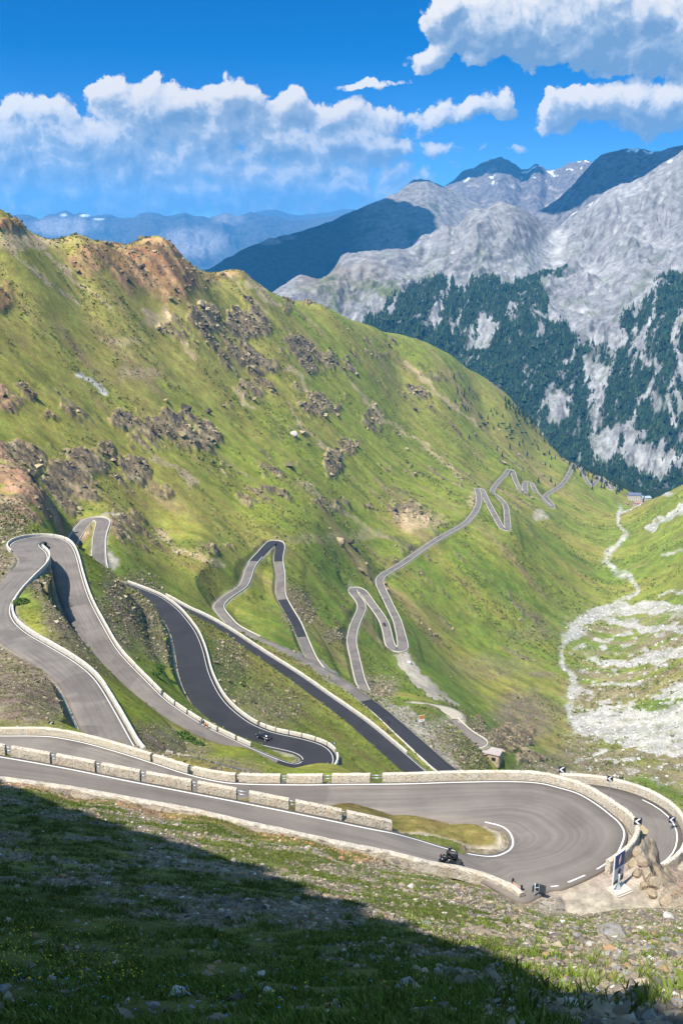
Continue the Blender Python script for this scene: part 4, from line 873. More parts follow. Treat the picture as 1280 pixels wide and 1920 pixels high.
def run_of_blocks(P, h, th, length, gap, mat, label, group, step=.6, base=.5, name='parapet_block', cat='stone barrier', rag=.02):
    P = resample(P, step); d = np.r_[0, np.cumsum(np.linalg.norm(np.diff(P, axis=0), axis=1))]
    T, N = frame2d(P); s = 0.0; out = []
    while s < d[-1] - length * .4:
        e = min(s + length * rng.uniform(.9, 1.1), d[-1]); ss = np.linspace(s, e - gap, max(4, int((e - s) / step)))
        Q = np.stack([np.interp(ss, d, P[:, k]) for k in range(3)], 1); NN = np.stack([np.interp(ss, d, N[:, k]) for k in range(2)], 1); NN /= np.linalg.norm(NN, axis=1)[:, None]
        out.append(tag(sweep_block(name, Q, NN, h * rng.uniform(.95, 1.05), th, mat, base, rag), label, cat, group)); s = e
    return out
def off_line(B, side, extra, a=0, b=None):
    T, N = frame2d(B); return np.column_stack([B[:, :2] + side * N * (B[:, 3] / 2 + extra)[:, None], B[:, 2]])[a:b]
tip = near_idx(AB, 50, 1030); ha = near_idx(AB, 45, 1021)
SF = M['stone_far']
run_of_blocks(off_line(AB, -1, .3, 0, tip), .95, .5, 4.4, .12, SF, 'pale stone parapet block along the grey lane climbing from the left edge', 'parapet blocks of the first lane below', .8, 2.2)
b_end = near_idx(AB, 469, 1418)
run_of_blocks(off_line(AB, 1, .3, ha - 6, near_idx(AB, 285, 1317)), .95, .5, 4.6, .14, SF, 'pale stone parapet block round the upper left bend and down its wide grey lane', 'parapet blocks of the wide grey lane', .8, 1.6)
run_of_blocks(off_line(AB, 1, .3, near_idx(AB, 285, 1317), b_end), .95, .5, 4.6, .45, SF, 'pale stone parapet block on the grey lane beside the waiting people', 'parapet blocks where the people stand', .8, .6)
c0 = near_idx(AB, 600, 1424); c1 = near_idx(AB, 456, 1367)
run_of_blocks(off_line(AB, -1, .35, c0 - 10, c0 + 2), 1.0, .5, 3.2, .1, SF, 'pale stone block on the sharp turn of the dark bend', 'parapet blocks round the dark bend', .6, 5.5)
run_of_blocks(off_line(AB, -1, .35, c0 + 2, c1), .9, .5, 4.0, .3, SF, 'pale stone block behind the black car', 'parapet blocks behind the black car', .6, 1.2)
run_of_blocks(off_line(AB, -1, .35, c1, i2 + 2), .9, .5, 5.2, .1, SF, 'pale stone parapet block along the outer edge of the curving dark lane', 'parapet blocks of the curving dark lane', .8, 1.6)
run_of_blocks(off_line(D_, 1, .35, 0, d1 - 14), .95, .55, 5.0, .12, SF, 'pale stone parapet block along the straight dark lane', 'parapet blocks of the straight dark lane', .9, 1.6)
run_of_blocks(off_line(D_, 1, .35, d1 + 8, near_idx(D_, 505, 1208)), .9, .5, 6.0, .12, SF, 'pale stone parapet block along the lower straight lane beyond the gravel verge', 'parapet blocks of the lower straight lane', .9, 1.6)
# thin edge walls of the farther bends
def edge_walls(B, a, b, side, piece, label, group, h=.5, th=.45, base=1.6):
    for o in run_of_blocks(off_line(B, side, .2, a, b), h, th, piece, .02, SF, label, group, 1.6, base, 'kerb_wall', 'kerb wall', .03): pass
sm = near_idx(AB, 191, 1072)
edge_walls(AB, sm, len(AB), -1, 34, 'low pale edge wall round the small loop behind the upper left bend', 'edge walls of the small loop'); edge_walls(AB, sm + 4, len(AB), 1, 30, 'low pale inner edge wall of the small loop behind the upper left bend', 'edge walls of the small loop', .4, .35, .5)
fs = near_idx(D_, 480, 1197, d1)
edge_walls(D_, fs, f1 + 8, -1, 40, 'low pale edge wall on the valley side of the bend with a dark top', 'edge walls of the dark topped bend'); edge_walls(D_, f1 - 4, len(D_), 1, 40, 'low pale outer edge wall of the bend with a dark top', 'edge walls of the dark topped bend', .6, .5, 3.2)
edge_walls(G_, 0, len(G_), 1, 60, 'low pale edge wall winding down the far switchbacks on their left hand', 'edge walls of the far switchbacks', .45, .5); edge_walls(G_, 0, len(G_), -1, 60, 'low pale edge wall winding down the far switchbacks on their right hand', 'edge walls of the far switchbacks', .45, .5)
edge_walls(LINES['H'], 0, None, 1, 30, 'low pale edge wall of the short grey bend by the stone hut', 'edge walls of the hut bend', .6)
# near hairpin: inner wall with steel rails across its gaps
half = int(np.argmin(RL[:, 2] + (RL[:, 4] < -54) * 9e9 * 0 - (RL[:, 4] > -55.4) * 0)) if False else int(np.argmax(RL[:, 2]))
def at_ix(px, curve_px, lo, hi):
    x = curve_px[lo:hi]; return lo + int(np.argmin(np.abs(x - px)))
nL = L_in + dv * .42; fL = L_out - dv * .38
_T, nN = frame2d(nL); _T, fN = frame2d(fL)
def sub(P, N, x0, x1, cpx, lo, hi, m=14):
    i0, i1 = sorted((at_ix(x0, cpx, lo, hi), at_ix(x1, cpx, lo, hi))); s = np.linspace(i0, i1, m); k = np.arange(len(P))
    q = np.stack([np.interp(s, k, P[:, j]) for j in range(3)], 1); nn = np.stack([np.interp(s, k, N[:, j]) for j in range(2)], 1)
    return q, nn / np.linalg.norm(nn, axis=1)[:, None]
lo_n = half; 
NB_ = [(-170,-66),(-60,13),(27,99),(107,180),(192,266),(281,356),(370,448),(462,541),(557,638),(652,737)]
LBL = ['second long pale rubble block of the near wall, cut by the photo edge', 'pale rubble wall block at the photo edge beside the near lane', 'pale rubble block of the near wall, first whole one from the left edge', 'pale rubble block of the near wall, second whole one from the left edge', 'pale rubble block of the near wall, third whole one from the left edge',
 'pale rubble block of the near wall, standing before the meeting of both parapets', 'pale rubble block of the near wall, just past the steel box in the gap', 'pale rubble block of the near wall, third from the end by the grass island', 'pale rubble block of the near wall, last but one before the grass island', 'last pale rubble block of the near wall at the head of the grass island']
M['steel'] = plain('galvanised_steel', (.30, .32, .34), .45, .6)
def rail_pair(A, B_, zs, label, group):
    c = (A + B_) / 2; e = empty('guard_rail', c); tag(e, label, 'guard rail', group)
    for z in zs:
        MB().rod(Vector(A - c) + Vector((0, 0, z)), Vector(B_ - c) + Vector((0, 0, z)), .055, seg=8).build('rail', M['steel'], e, True)
prev = None
for (x0, x1), lb in zip(NB_, LBL):
    q, nn = sub(nL, nN, x0, x1, RL[:, 2], lo_n, len(RL)); tag(sweep_block('parapet_block', q, nn, .88, .5, M['stone'], .5, .035), lb, 'stone barrier', 'rubble blocks of the near wall')
    ends = sorted([q[0], q[-1]], key=lambda p: p[0])
    if prev is not None: rail_pair(prev, ends[0], (.35, .68), 'pair of grey steel rails bridging a gap in the near rubble wall', 'steel rails in the gaps of the near wall')
    prev = ends[1]
FB_ = [(-140,284),(290,353),(363,440),(450,521),(534,608),(621,696)]
FL = ['long curved rubble wall along the far side of the lane at the left edge', 'pale rubble block of the far wall, first after the long curved wall', 'pale rubble block of the far wall, above the steel box', 'pale rubble block of the far wall with a rusty stone, below the dark bend', 'pale rubble block of the far wall, under the tip of the dark bend', 'pale rubble block of the far wall, next to the long curved hairpin wall']
prev = None
for (x0, x1), lb in zip(FB_, FL):
    q, nn = sub(fL, fN, x0, x1, RL[:, 0], 0, 200, 40 if x1 - x0 > 200 else 14); tag(sweep_block('parapet_block', q, nn, .92, .5, M['stone'], 2.0, .035), lb, 'stone barrier', 'rubble blocks of the far wall')
    if prev is not None: rail_pair(prev, q[0], (.35, .68), 'pair of grey steel rails bridging a gap in the far rubble wall', 'steel rails in the gaps of the far wall')
    prev = q[-1]
i713 = at_ix(713, RL[:, 0], 0, 200); i_end = o_end - 1
ww = np.concatenate([np.zeros(60), np.linspace(0, 1, 50), np.ones(400)])[:i_end - i713]; fade = sstep(0, 26, i_end - i713 - np.arange(i_end - i713))
hp = fL[i713:i_end] - dv[i713:i_end] * (ww * .75 * fade)[:, None]
_t, hn = frame2d(hp)
rail_pair(prev, hp[0], (.35, .68), 'pair of grey steel rails bridging a gap in the far rubble wall', 'steel rails in the gaps of the far wall')
tag(sweep_block('parapet_wall', hp, hn, .95, .5, M['stone'], 3.0, .04), 'long curved rubble wall round the outside of the near hairpin', 'stone barrier')
# wall of the second hairpin
q2 = off_line(B2, 1, .4, near_idx(B2, 1060, 1492), near_idx(B2, 1172, 1610)); _t, n2_ = frame2d(q2)
tag(sweep_block('parapet_wall', q2, n2_, 1.05, .55, M['stone'], 3.5, .04), 'curved rubble wall round the lower hairpin just beyond the near one', 'stone barrier')
# rubble kerb between the near lane and the slope below the viewer
k0, k1_ = len(RL) - 12, int(np.argmin(np.hypot(RL[:, 0] - 972, RL[:, 1] - 1690)))
kp = (L_out - dv * .25)[k1_:k0]
# the visible kerb stands where the lane is overlooked from the slope
kerb_px = [(978,1674),(962,1660),(930,1646),(905,1637),(880,1630),(859,1624),(830,1620),(796,1613),(765,1605),(734,1597),(690,1588),(640,1578),(590,1568),(547,1558),(500,1548),(450,1537),(400,1525),(350,1514),(300,1505),(250,1496),(200,1487),(150,1478),(100,1470),(50,1463),(0,1457),(-60,1449),(-130,1440)]
kz = np.interp([p[0] for p in kerb_px][::-1], RL[half:, 0][::-1], RL[half:, 4][::-1])[::-1]
KP = resample(np.array([at_z(x, y, z + .42) for (x, y), z in zip(kerb_px, kz)]) - np.array([0, 0, .42]), .5); _t, kn = frame2d(KP)
KP[:, 2] += .10 * fbm(np.arange(len(KP)) * .5, np.zeros(len(KP)), 1.6, 3, 620)
M['kerb'] = mat_stone('kerb_rubble', (.33, .295, .245), .35, 2.2)
tag(sweep_block('kerb_wall', KP, kn, .38, .6, M['kerb'], .7, .10), 'low crumbling rubble kerb along the near lane above the turf slope', 'kerb wall')
# blue handrails above the cuttings
M['rail_blue'] = plain('blue_painted_steel', (.05, .11, .17), .5, .2)
def handrail(B, a, b, side, out_, up, label):
    P = off_line(B, side, out_, a, b); P[:, 2] += up; bm = MB()
    for p, q in zip(P[:-1], P[1:]): bm.rod(p, q, .06, seg=6)
    tag(bm.build('handrail', M['rail_blue'], None, True), label, 'handrail', 'blue handrails above the cuttings')
handrail(AB, near_idx(AB, 112, 1030), near_idx(AB, 219, 1252), -1, .9, 1.6, 'thin blue handrail along the bank of the wide grey lane')
handrail(AB, near_idx(AB, 382, 1300), near_idx(AB, 342, 1180), 1, .9, 1.7, 'thin blue handrail along the bank of the curving dark lane')
handrail(AB, near_idx(AB, 190, 1370), near_idx(AB, 160, 1300), 1, .8, 1.2, 'thin blue handrail on the bank above the first lane below')

# ------------------------------------------------------------------ signs
M['sign_dark'] = plain('sign_navy', (.012, .014, .035), .45); M['white_paint'] = plain('white_paint', (.55, .56, .58), .5); M['sign_grey'] = plain('sign_back_grey', (.035, .05, .055), .5, .3); M['sign_blue'] = plain('sign_blue', (.006, .05, .19), .4)
def facing(p): return math.atan2(p[0], p[1])             # rotation about Z that turns local -Y to the viewer is -facing
def chevron(px, py, r, size, label, flip=False, turn=0.0):
    p = at_r(px, py, r); gz = float(ground_z(p[:1], p[1:2])[0]); gz = max(gz, p[2] - 3.2)
    e = empty('chevron_sign', (p[0], p[1], gz), -facing(p) + turn); tag(e, label, 'road sign', 'black and white chevron signs'); h = p[2] - gz
    MB().rod((0, .06, -.2), (0, .06, h + size * .42), .04).build('post', M['steel'], e, True)
    MB().box((size, .04, size), (0, 0, h), 0).build('panel', M['sign_dark'], e)
    s = size * .5; a = [(-.82, 0), (.1, .86), (.72, .86), (-.2, 0), (.72, -.86), (.1, -.86)]
    MB().prism([(x * s, h + z * s) for x, z in (a if not flip else [(-x, z) for x, z in a][::-1])], .012, off=-.028).build('arrow', M['white_paint'], e)
    return e
chevron(1053, 1443, 96, .72, 'chevron sign behind the long hairpin wall, nearest to the dark straight lanes', turn=.1)
chevron(1143, 1460, 107, .68, 'chevron sign over the crest of the lower hairpin wall, against the brown valley slope', turn=.1)
chevron(1195, 1540, 87.5, .74, 'chevron sign above the rock nose between the two hairpins', turn=.25)
chevron(1259, 1537, 106, .76, 'chevron sign at the outermost edge of the lower hairpin, against the grey slope', turn=.35)
chevron(97, 1357, 128, .70, 'chevron sign on the brown slope over the long curved wall at the left', turn=-.2)
chevron(627, 1393, 226, .8, 'small chevron sign behind the parapet of the dark bend with the black car', turn=.1)
def panel_sign(base, W, H, wvec, lift, label, top, low, dark, emblem):
    """tall information panel on one flared post; wvec = direction of the panel's width on the ground"""
    e = empty('information_panel', base, math.atan2(wvec[1], wvec[0])); tag(e, label, 'information sign')
    MB().rod((0, -.02, 0), (0, -.02, lift + H * .3), .11, .09, 10).build('post', M['steel_light'], e, True)
    MB().rod((0, -.02, .02), (0, -.02, .55), .34, .11, 4).build('foot_plate', M['steel_light'], e)
    MB().box((W, .10, H), (0, .1, lift + H / 2)).build('panel', M['white_paint'], e, bev=.02)
    b = W / 2 - .09; z0 = lift + H * .53; z1 = lift + H - .09
    MB().box((2 * b, .02, z1 - z0), (.0, .042, (z0 + z1) / 2)).build('upper_picture', top, e)
    MB().box((2 * b, .02, H * .38), (.0, .042, lift + H * .34)).build('lower_picture', low, e)
    MB().prism([(-b, lift + .05), (b, lift + .05), (b, lift + H * .22), (b * .25, lift + H * .15), (-b, lift + H * .10)], .02, off=.030).build('dark_foot', dark, e)
    zc = (z0 + z1) / 2; o = MB().prism([(-.10, zc - .42), (.08, zc - .28), (.17, zc), (.10, zc + .5), (-.02, zc + .22), (-.14, zc - .05)], .02, off=.024).build('emblem', emblem, e)
    fg = [(-.12, lift + H * .17), (.12, lift + H * .17), (.16, lift + H * .34), (.28, lift + H * .44), (.1, lift + H * .43), (.02, lift + H * .5), (-.08, lift + H * .43), (-.22, lift + H * .4), (-.13, lift + H * .32)]
    MB().prism(fg, .02, off=.024).build('figure', dark, e); return e
M['steel_light'] = plain('pale_steel', (.30, .35, .39), .45, .3); M['pic_grey'] = grain('pale_grey_picture', (.36, .37, .41), 2, .25, .5); M['sign_black'] = plain('sign_black', (.012, .012, .016), .5)
M['emblem'] = plain('emblem_cream', (.55, .42, .30), .5); M['pic_orange'] = grain('orange_picture', (.42, .17, .03), 1.2, .7, .5); M['sign_red'] = plain('sign_brown', (.14, .06, .035), .5)
pb = at_z(1158, 1661, -54.95); pb[2] = float(ground_z(pb[:1], pb[1:2])[0]) + .22
M['concrete'] = grain('concrete', (.34, .315, .27), 3, .25, .9)
cpad = MB().box((1.9, 1.5, .6), (0, 0, 0), .5).build('concrete_pad', M['concrete'], None, bev=.12); cpad.location = (pb[0] + .15, pb[1], pb[2] - .26); tag(cpad, 'rough pale concrete pad under the blue and white panel', 'concrete pad')
panel_sign(pb, 1.6, 3.0, (.747, .668), .62, 'tall blue and white information panel on one steel post by the near hairpin', M['sign_blue'], M['pic_grey'], M['sign_black'], M['emblem'])
ob = hit(790, 1364, 150); panel_sign(ob, 2.6, 3.6, (.96, .28), 1.9, 'tall orange and white information panel on the gravel verge below the straight lanes', M['pic_orange'], M['white_paint'], M['sign_red'], M['pic_orange'])
# back of a double sign at the lip of the slope
db = hit(1001, 1686); e = empty('double_sign', db, -facing(db)); tag(e, 'dark backs of two sign plates on one post at the gravel lip of the slope', 'road sign')
hz_ = (1686 - 1667) / 17.5
MB().rod((0, 0, -.3), (0, 0, hz_ + .5), .045).build('post', M['steel_light'], e, True)
MB().box((.62, .03, .62), (-.02, .06, hz_), .9).build('sign_plate', M['sign_grey'], e); MB().box((.78, .03, .72), (.52, .12, hz_), -.22).build('sign_plate', M['sign_grey'], e)
MB().rod((0, -.02, hz_ + .05), (.34, .06, hz_ + .1), .03).rod((.34, .06, hz_ - .2), (.34, .06, hz_ + .36), .03).build('bracket', M['steel_light'], e)
# short barrier beam beside it
bb0, bb1 = hit(960, 1663), hit(977, 1677); e = empty('barrier_beam', bb0); tag(e, 'short weathered reddish beam with dark posts at the end of the rubble kerb', 'barrier')
v = Vector(bb1 - bb0); MB().rod((0, 0, .45), v + Vector((0, 0, .45)), .10, seg=6).build('beam', plain('weathered_red', (.24, .14, .10), .8), e)
for k in (0.02, .98): MB().box((.16, .16, .9), v * k + Vector((0, 0, .35))).build('post', M['sign_black'], e)

# ------------------------------------------------------------------ people
M['skin'] = plain('skin', (.42, .24, .16), .6); M['denim'] = grain('blue_trousers', (.03, .04, .12), 9, .2); M['cloth_white'] = plain('pale_shirt', (.45, .43, .40), .85); M['cloth_teal'] = plain('teal_jacket', (.05, .16, .19), .8)
M['cloth_dark'] = plain('dark_clothes', (.02, .025, .035), .8); M['cloth_khaki'] = plain('khaki_clothes', (.16, .13, .08), .85); M['cloth_red'] = plain('red_shirt', (.32, .045, .035), .85); M['cloth_orange'] = plain('orange_shirt', (.55, .24, .08), .85); M['hair'] = plain('dark_hair', (.03, .02, .015), .7); M['leather'] = plain('black_leather', (.012, .012, .014), .45)
def skin_body(name, J, E, R, mats, pick, parent):
    """one continuous body grown over a joint skeleton: J joints, E bones, R radii; pick(face centre) -> material slot"""
    me = bpy.data.meshes.new(name); me.from_pydata(J, E, []); o = bpy.data.objects.new(name, me); COL.objects.link(o)
    o.modifiers.new('skin', 'SKIN'); sk = me.skin_vertices[0].data
    for i, r in enumerate(R): sk[i].radius = (r, r) if not isinstance(r, tuple) else r
    sk[0].use_root = True
    o.modifiers.new('sub', 'SUBSURF').levels = 1
    dg = bpy.context.evaluated_depsgraph_get(); m2 = bpy.data.meshes.new_from_object(o.evaluated_get(dg)); o.modifiers.clear(); o.data = m2
    m2.materials.clear()
    for m in mats: m2.materials.append(m)
    for p in m2.polygons: p.material_index = pick(p.center); p.use_smooth = True
    o.parent = parent; return o
def hand(J, E, R, w, d):
    """five short finger chains from a wrist joint w, pointing along d"""
    d = Vector(d).normalized(); s = d.cross(Vector((0, 1, 0))).normalized(); b = len(J); J.append(tuple(Vector(J[w]) + d * .07)); E.append((w, b)); R.append(.032)
    for k, (u, l) in enumerate(((-.030, .070), (-.010, .085), (.010, .08), (.028, .065))):
        i = len(J); J.append(tuple(Vector(J[b]) + s * u + d * .035)); J.append(tuple(Vector(J[b]) + s * u * 1.2 + d * l + Vector((0, -.012, 0)))); E += [(b, i), (i, i + 1)]; R += [.011, .009]
    i = len(J); J.append(tuple(Vector(J[w]) + s * -.05 + d * .07)); E.append((w, i)); R.append(.012)
def standing(loc, rz, label, top, legs, lean=0.0, arms=0.18, group=None, hat=None, height=1.75):
    e = empty('person', loc, rz); tag(e, label, 'person', group); k = height / 1.75
    J = [(0,0,.95),(0,-.01,1.2),(0,0,1.42),(0,0,1.5),(0,-.01,1.63),(0,0,1.72),(-.10,0,.9),(-.11,-.02,.5),(-.12,.02,.08),(-.12,-.15,.04),(.10,0,.9),(.12,-.05,.5),(.13,.0,.08),(.14,-.17,.04),(-.19,0,1.4),(-.19-arms,.02,1.13),(-.17-arms,-.12,.9),(.19,0,1.4),(.19+arms,.02,1.13),(.16+arms,-.14,.92)]
    J = [(x * k, (y + lean * max(0, z - .9)) * k, z * k) for x, y, z in J]
    E = [(0,1),(1,2),(2,3),(3,4),(4,5),(0,6),(6,7),(7,8),(8,9),(0,10),(10,11),(11,12),(12,13),(2,14),(14,15),(15,16),(2,17),(17,18),(18,19)]
    R = [.15,.14,.15,.06,.10,.07,.095,.065,.05,.04,.095,.065,.05,.04,.07,.05,.036,.07,.05,.036]
    hand(J, E, R, 16, (0, -.3, -1)); hand(J, E, R, 19, (0, -.3, -1))
    def pick(c):
        if c.z > 1.5 * k: return 2
        if c.z < .96 * k and abs(c.x) < .235 * k: return 1
        return 0 if c.z > 1.12 * k or abs(c.x) < .2 * k else 2
    skin_body('body', J, E, R, [top, legs, M['skin']], pick, e)
    MB().ball(.115 * k, (0, (.025 + lean * .75) * k, 1.68 * k), (1, 1.08, .95), 2).build('hair' if hat is None else 'hat', hat or M['hair'], e, True)
    hd = MB(); fy = (-.105 + lean * .7) * k
    hd.ball(.018 * k, (0, fy - .008, 1.62 * k), (.8, 1.2, 1.3), 1).ball(.012 * k, (-.035 * k, fy + .01, 1.645 * k), sub=1).ball(.012 * k, (.035 * k, fy + .01, 1.645 * k), sub=1).build('face', M['skin'], e, True)
    return e
def on_road(B, px, py, off=0.0, lo=0, hi=None):
    i = near_idx(B, px, py, lo, hi); T, N = frame2d(B); p = B[i, :3].copy(); p[:2] += N[i] * off; p[2] += .01; return p, math.atan2(T[i, 1], T[i, 0])
WG = 'people waiting at the parapet'
for px, py, off, rz, lb, tp, lg, ht in ((363,1357,2.6,.4,'person in a pale shirt and blue trousers, legs apart, at the parapet gap',M['cloth_white'],M['denim'],None),(370,1360,2.75,-.5,'person in khaki standing between the blue trousered and the dark clothed person',M['cloth_khaki'],M['cloth_khaki'],M['cloth_khaki']),
  (374,1363,2.6,.9,'person in dark clothes and pale shorts standing beside the seated looking orange one',M['cloth_dark'],M['cloth_white'],None),(381,1368,2.5,-.2,'person in an orange top and red trousers at the end of the waiting people',M['cloth_orange'],M['cloth_red'],M['cloth_white'])):
    p, h = on_road(AB, px, py + 6, off, i2 * 0, i1); standing(p, h + rz + math.pi, lb.replace('seated looking ', ''), tp, lg, 0, .12, WG, ht)
p, h = on_road(AB, 596, 1440, -3.2, i1, near_idx(AB, 590, 1408)); standing(p, 2.4, 'person in a teal jacket and dark trousers at the turn of the dark bend', M['cloth_teal'], M['cloth_dark'], -.15)

# ------------------------------------------------------------------ motorcycle and rider on the near lane
M['black_gloss'] = plain('black_gloss', (.010, .010, .012), .25, .0, .5); M['rubber'] = plain('rubber', (.015, .015, .016), .8); M['chrome'] = plain('engine_metal', (.28, .27, .26), .35, .8); M['lamp_glass'] = plain('lamp_glass', (.5, .5, .5), .15); M['visor'] = plain('dark_visor', (.02, .02, .025), .12)
def wheel(mb, c, r, w, seg=20):
    """a ring tyre in the xz plane"""
    bm = mb.bm; ring = []
    for i in range(seg):
        a = 2 * math.pi * i / seg; row = []
        for j in range(8):
            t = 2 * math.pi * j / 8; q = r - w * .5 + w * .5 * math.cos(t); row.append(bm.verts.new((c[0] + q * math.cos(a), c[1] + w * .5 * math.sin(t), c[2] + q * math.sin(a))))
        ring.append(row)
    for i in range(seg):
        for j in range(8): bm.faces.new((ring[i][j], ring[(i + 1) % seg][j], ring[(i + 1) % seg][(j + 1) % 8], ring[i][(j + 1) % 8]))
    return mb
def motorcycle(loc, rz, label, group=None):
    e = empty('motorcycle', loc, rz); tag(e, label, 'motorcycle', group)          # heading +X
    for x, n in ((.74, 'wheel'), (-.70, 'wheel')):
        w = wheel(MB(), (x, 0, .32), .32, .14).build(n, M['rubber'], e, True)
        sp = MB().rod((x, -.05, .32), (x, .05, .32), .20, seg=14).build('rim', M['chrome'], w)
    MB().rod((.74, .09, .32), (.46, .09, .98), .035).rod((.74, -.09, .32), (.46, -.09, .98), .035).build('fork', M['chrome'], e, True)
    b = MB(); b.prism([(-.95, .80), (-.55, .74), (-.1, .72), (.12, .86), (.42, .95), (.66, .86), (.70, .66), (.40, .42), (-.15, .34), (-.42, .50)], .26); b.build('body', M['black_gloss'], e, True, .05)
    MB().ball(.24, (.18, 0, .93), (1.35, .75, .62)).build('fuel_tank', M['black_gloss'], e, True)
    MB().box((.62, .26, .09), (-.42, 0, .82)).build('seat', M['leather'], e, True, .03)
    MB().box((.46, .32, .28), (.02, 0, .42)).rod((.0, -.12, .3), (-.85, -.17, .42), .05).build('engine', M['chrome'], e, True, .02)
    MB().rod((.44, -.40, 1.06), (.44, .40, 1.06), .02).rod((.44, -.32, 1.06), (.40, -.36, 1.20), .015).rod((.44, .32, 1.06), (.40, .36, 1.20), .015).build('handlebar', M['rubber'], e, True)
    MB().prism([(.48, .96), (.70, .90), (.62, 1.20), (.46, 1.34)], .34).build('windscreen', M['visor'], e, True, .02)
    MB().ball(.10, (.70, 0, .84), (.6, 1.1, .8)).build('headlight', M['lamp_glass'], e, True)
    MB().box((.05, .16, .07), (-.96, 0, .80)).build('tail_light', plain('tail_red', (.35, .02, .02), .3), e)
    for s in (-1, 1): MB().box((.42, .2, .34), (-.66, s * .30, .62)).build('pannier', M['black_gloss'], e, True, .04)
    return e
def rider(loc, rz, label):
    e = empty('person', loc, rz); tag(e, label, 'person')
    J = [(-.34,0,.92),(-.27,0,1.16),(-.13,0,1.36),(-.10,0,1.45),(-.06,0,1.56),(-.04,0,1.62),(-.25,.14,.90),(.16,.24,.80),(-.10,.22,.42),(.06,.24,.36),(-.25,-.14,.90),(.16,-.24,.80),(-.10,-.22,.42),(.06,-.24,.36),(-.12,.21,1.34),(.10,.32,1.12),(.38,.34,1.08),(-.12,-.21,1.34),(.10,-.32,1.12),(.38,-.34,1.08)]
    E = [(0,1),(1,2),(2,3),(3,4),(4,5),(0,6),(6,7),(7,8),(8,9),(0,10),(10,11),(11,12),(12,13),(2,14),(14,15),(15,16),(2,17),(17,18),(18,19)]
    R = [.17,.16,.17,.07,.10,.07,.11,.08,.06,.045,.11,.08,.06,.045,.085,.06,.045,.085,.06,.045]
    hand(J, E, R, 16, (1, 0, -.25)); hand(J, E, R, 19, (1, 0, -.25))
    skin_body('body', J, E, R, [M['leather']], lambda c: 0, e)
    h = MB().ball(.155, (-.03, 0, 1.64), (1.1, .92, 1.05)).build('helmet', M['black_gloss'], e, True); MB().ball(.12, (.045, 0, 1.64), (.9, .95, .55)).build('visor', M['visor'], h, True)
    return e
mp0 = at_z(843, 1621, -54.0); i_m = int(np.argmin(np.hypot(RL[half:, 0] - 850, 0))) + half; dvec = (L_in + L_out)[i_m - 4] - (L_in + L_out)[i_m + 4]
mh = math.atan2(dvec[1], dvec[0]); mp0[2] += .02
motorcycle(mp0, mh, 'black motorcycle with panniers on the near lane beside the rubble kerb'); rider(mp0, mh, 'person in black riding gear and helmet sitting on the motorcycle')
for px, py, lb in ((595, 1265, 'tiny dark motorcycle on the grey end of the lower straight lane'), (741, 1347, 'tiny motorcycle at the edge of the dark lower straight lane')):
    p, h = on_road(D_, px, py, 1.2, d1); motorcycle(p, h, lb, 'far motorcycles on the lower straight lane')

# ------------------------------------------------------------------ cars
def car(loc, rz, label, paint, group=None):
    e = empty('car', loc, rz); tag(e, label, 'car', group)                         # heading +X
    b = MB(); b.prism([(-2.08, .38), (-2.12, .70), (-2.02, .98), (-1.3, 1.02), (.75, 1.0), (1.75, .86), (2.08, .66), (2.06, .36)], 1.76); b.build('body', paint, e, True, .09)
    c = MB(); c.prism([(-1.95, .98), (-1.45, 1.42), (-.9, 1.50), (.05, 1.47), (.95, .99)], 1.48); c.build('roof', paint, e, True, .10)
    MB().prism([(-1.50, 1.04), (-1.28, 1.36), (-.05, 1.40), (.62, 1.04)], 1.50).build('side_window', M['visor'], e)
    MB().prism([(.98, 1.02), (.10, 1.46), (.14, 1.49), (1.04, 1.03)], 1.25).build('windscreen', M['visor'], e); MB().prism([(-1.99, 1.02), (-1.53, 1.41), (-1.57, 1.43), (-2.03, 1.04)], 1.2).build('rear_window', M['visor'], e)
    for x in (-1.3, 1.32):
        for y in (-.82, .82):
            w = wheel(MB(), (x, y, .33), .33, .22, 16).build('wheel', M['rubber'], e, True); MB().rod((x, y - .09, .33), (x, y + .09, .33), .21, seg=12).build('rim', M['rim'], w)
    for y in (-.68, .68):
        MB().box((.06, .28, .2), (-2.11, y, .80)).build('tail_light', M['tail'], e); MB().box((.06, .32, .16), (2.02, y, .70)).build('headlight', M['lamp_glass'], e)
    MB().box((.03, .52, .12), (-2.13, 0, .70)).build('number_plate', M['white_paint'], e)
    return e
M['rim'] = plain('alloy', (.5, .5, .52), .35, .5); M['tail'] = plain('tail_lamp', (.40, .015, .03), .25); M['paint_black'] = plain('black_car_paint', (.008, .008, .012), .2, 0, .6); M['paint_white'] = plain('white_car_paint', (.55, .56, .58), .3, 0, .5); M['paint_dark'] = plain('dark_blue_car_paint', (.012, .016, .03), .3)
p, h = on_road(AB, 495, 1390, .5, near_idx(AB, 560, 1397), near_idx(AB, 440, 1356)); car(p, h, 'black hatchback driving up the dark bend, tail lights showing', M['paint_black'])
p, h = on_road(G_, 720, 1173, -.6, near_idx(G_, 684, 1115), near_idx(G_, 731, 1211)); car(p, h, 'tiny dark car on the grey leg of the third far bend', M['paint_dark'])
p = hit(767, 1243, 300); car(p, 2.2, 'tiny white car parked on the gravel below the paired bend', M['paint_white'])
p, h = on_road(G_, 1066, 893, .5, near_idx(G_, 1036, 920)); car(p, h, 'tiny white car high on the farthest ascending lane', M['paint_white'])

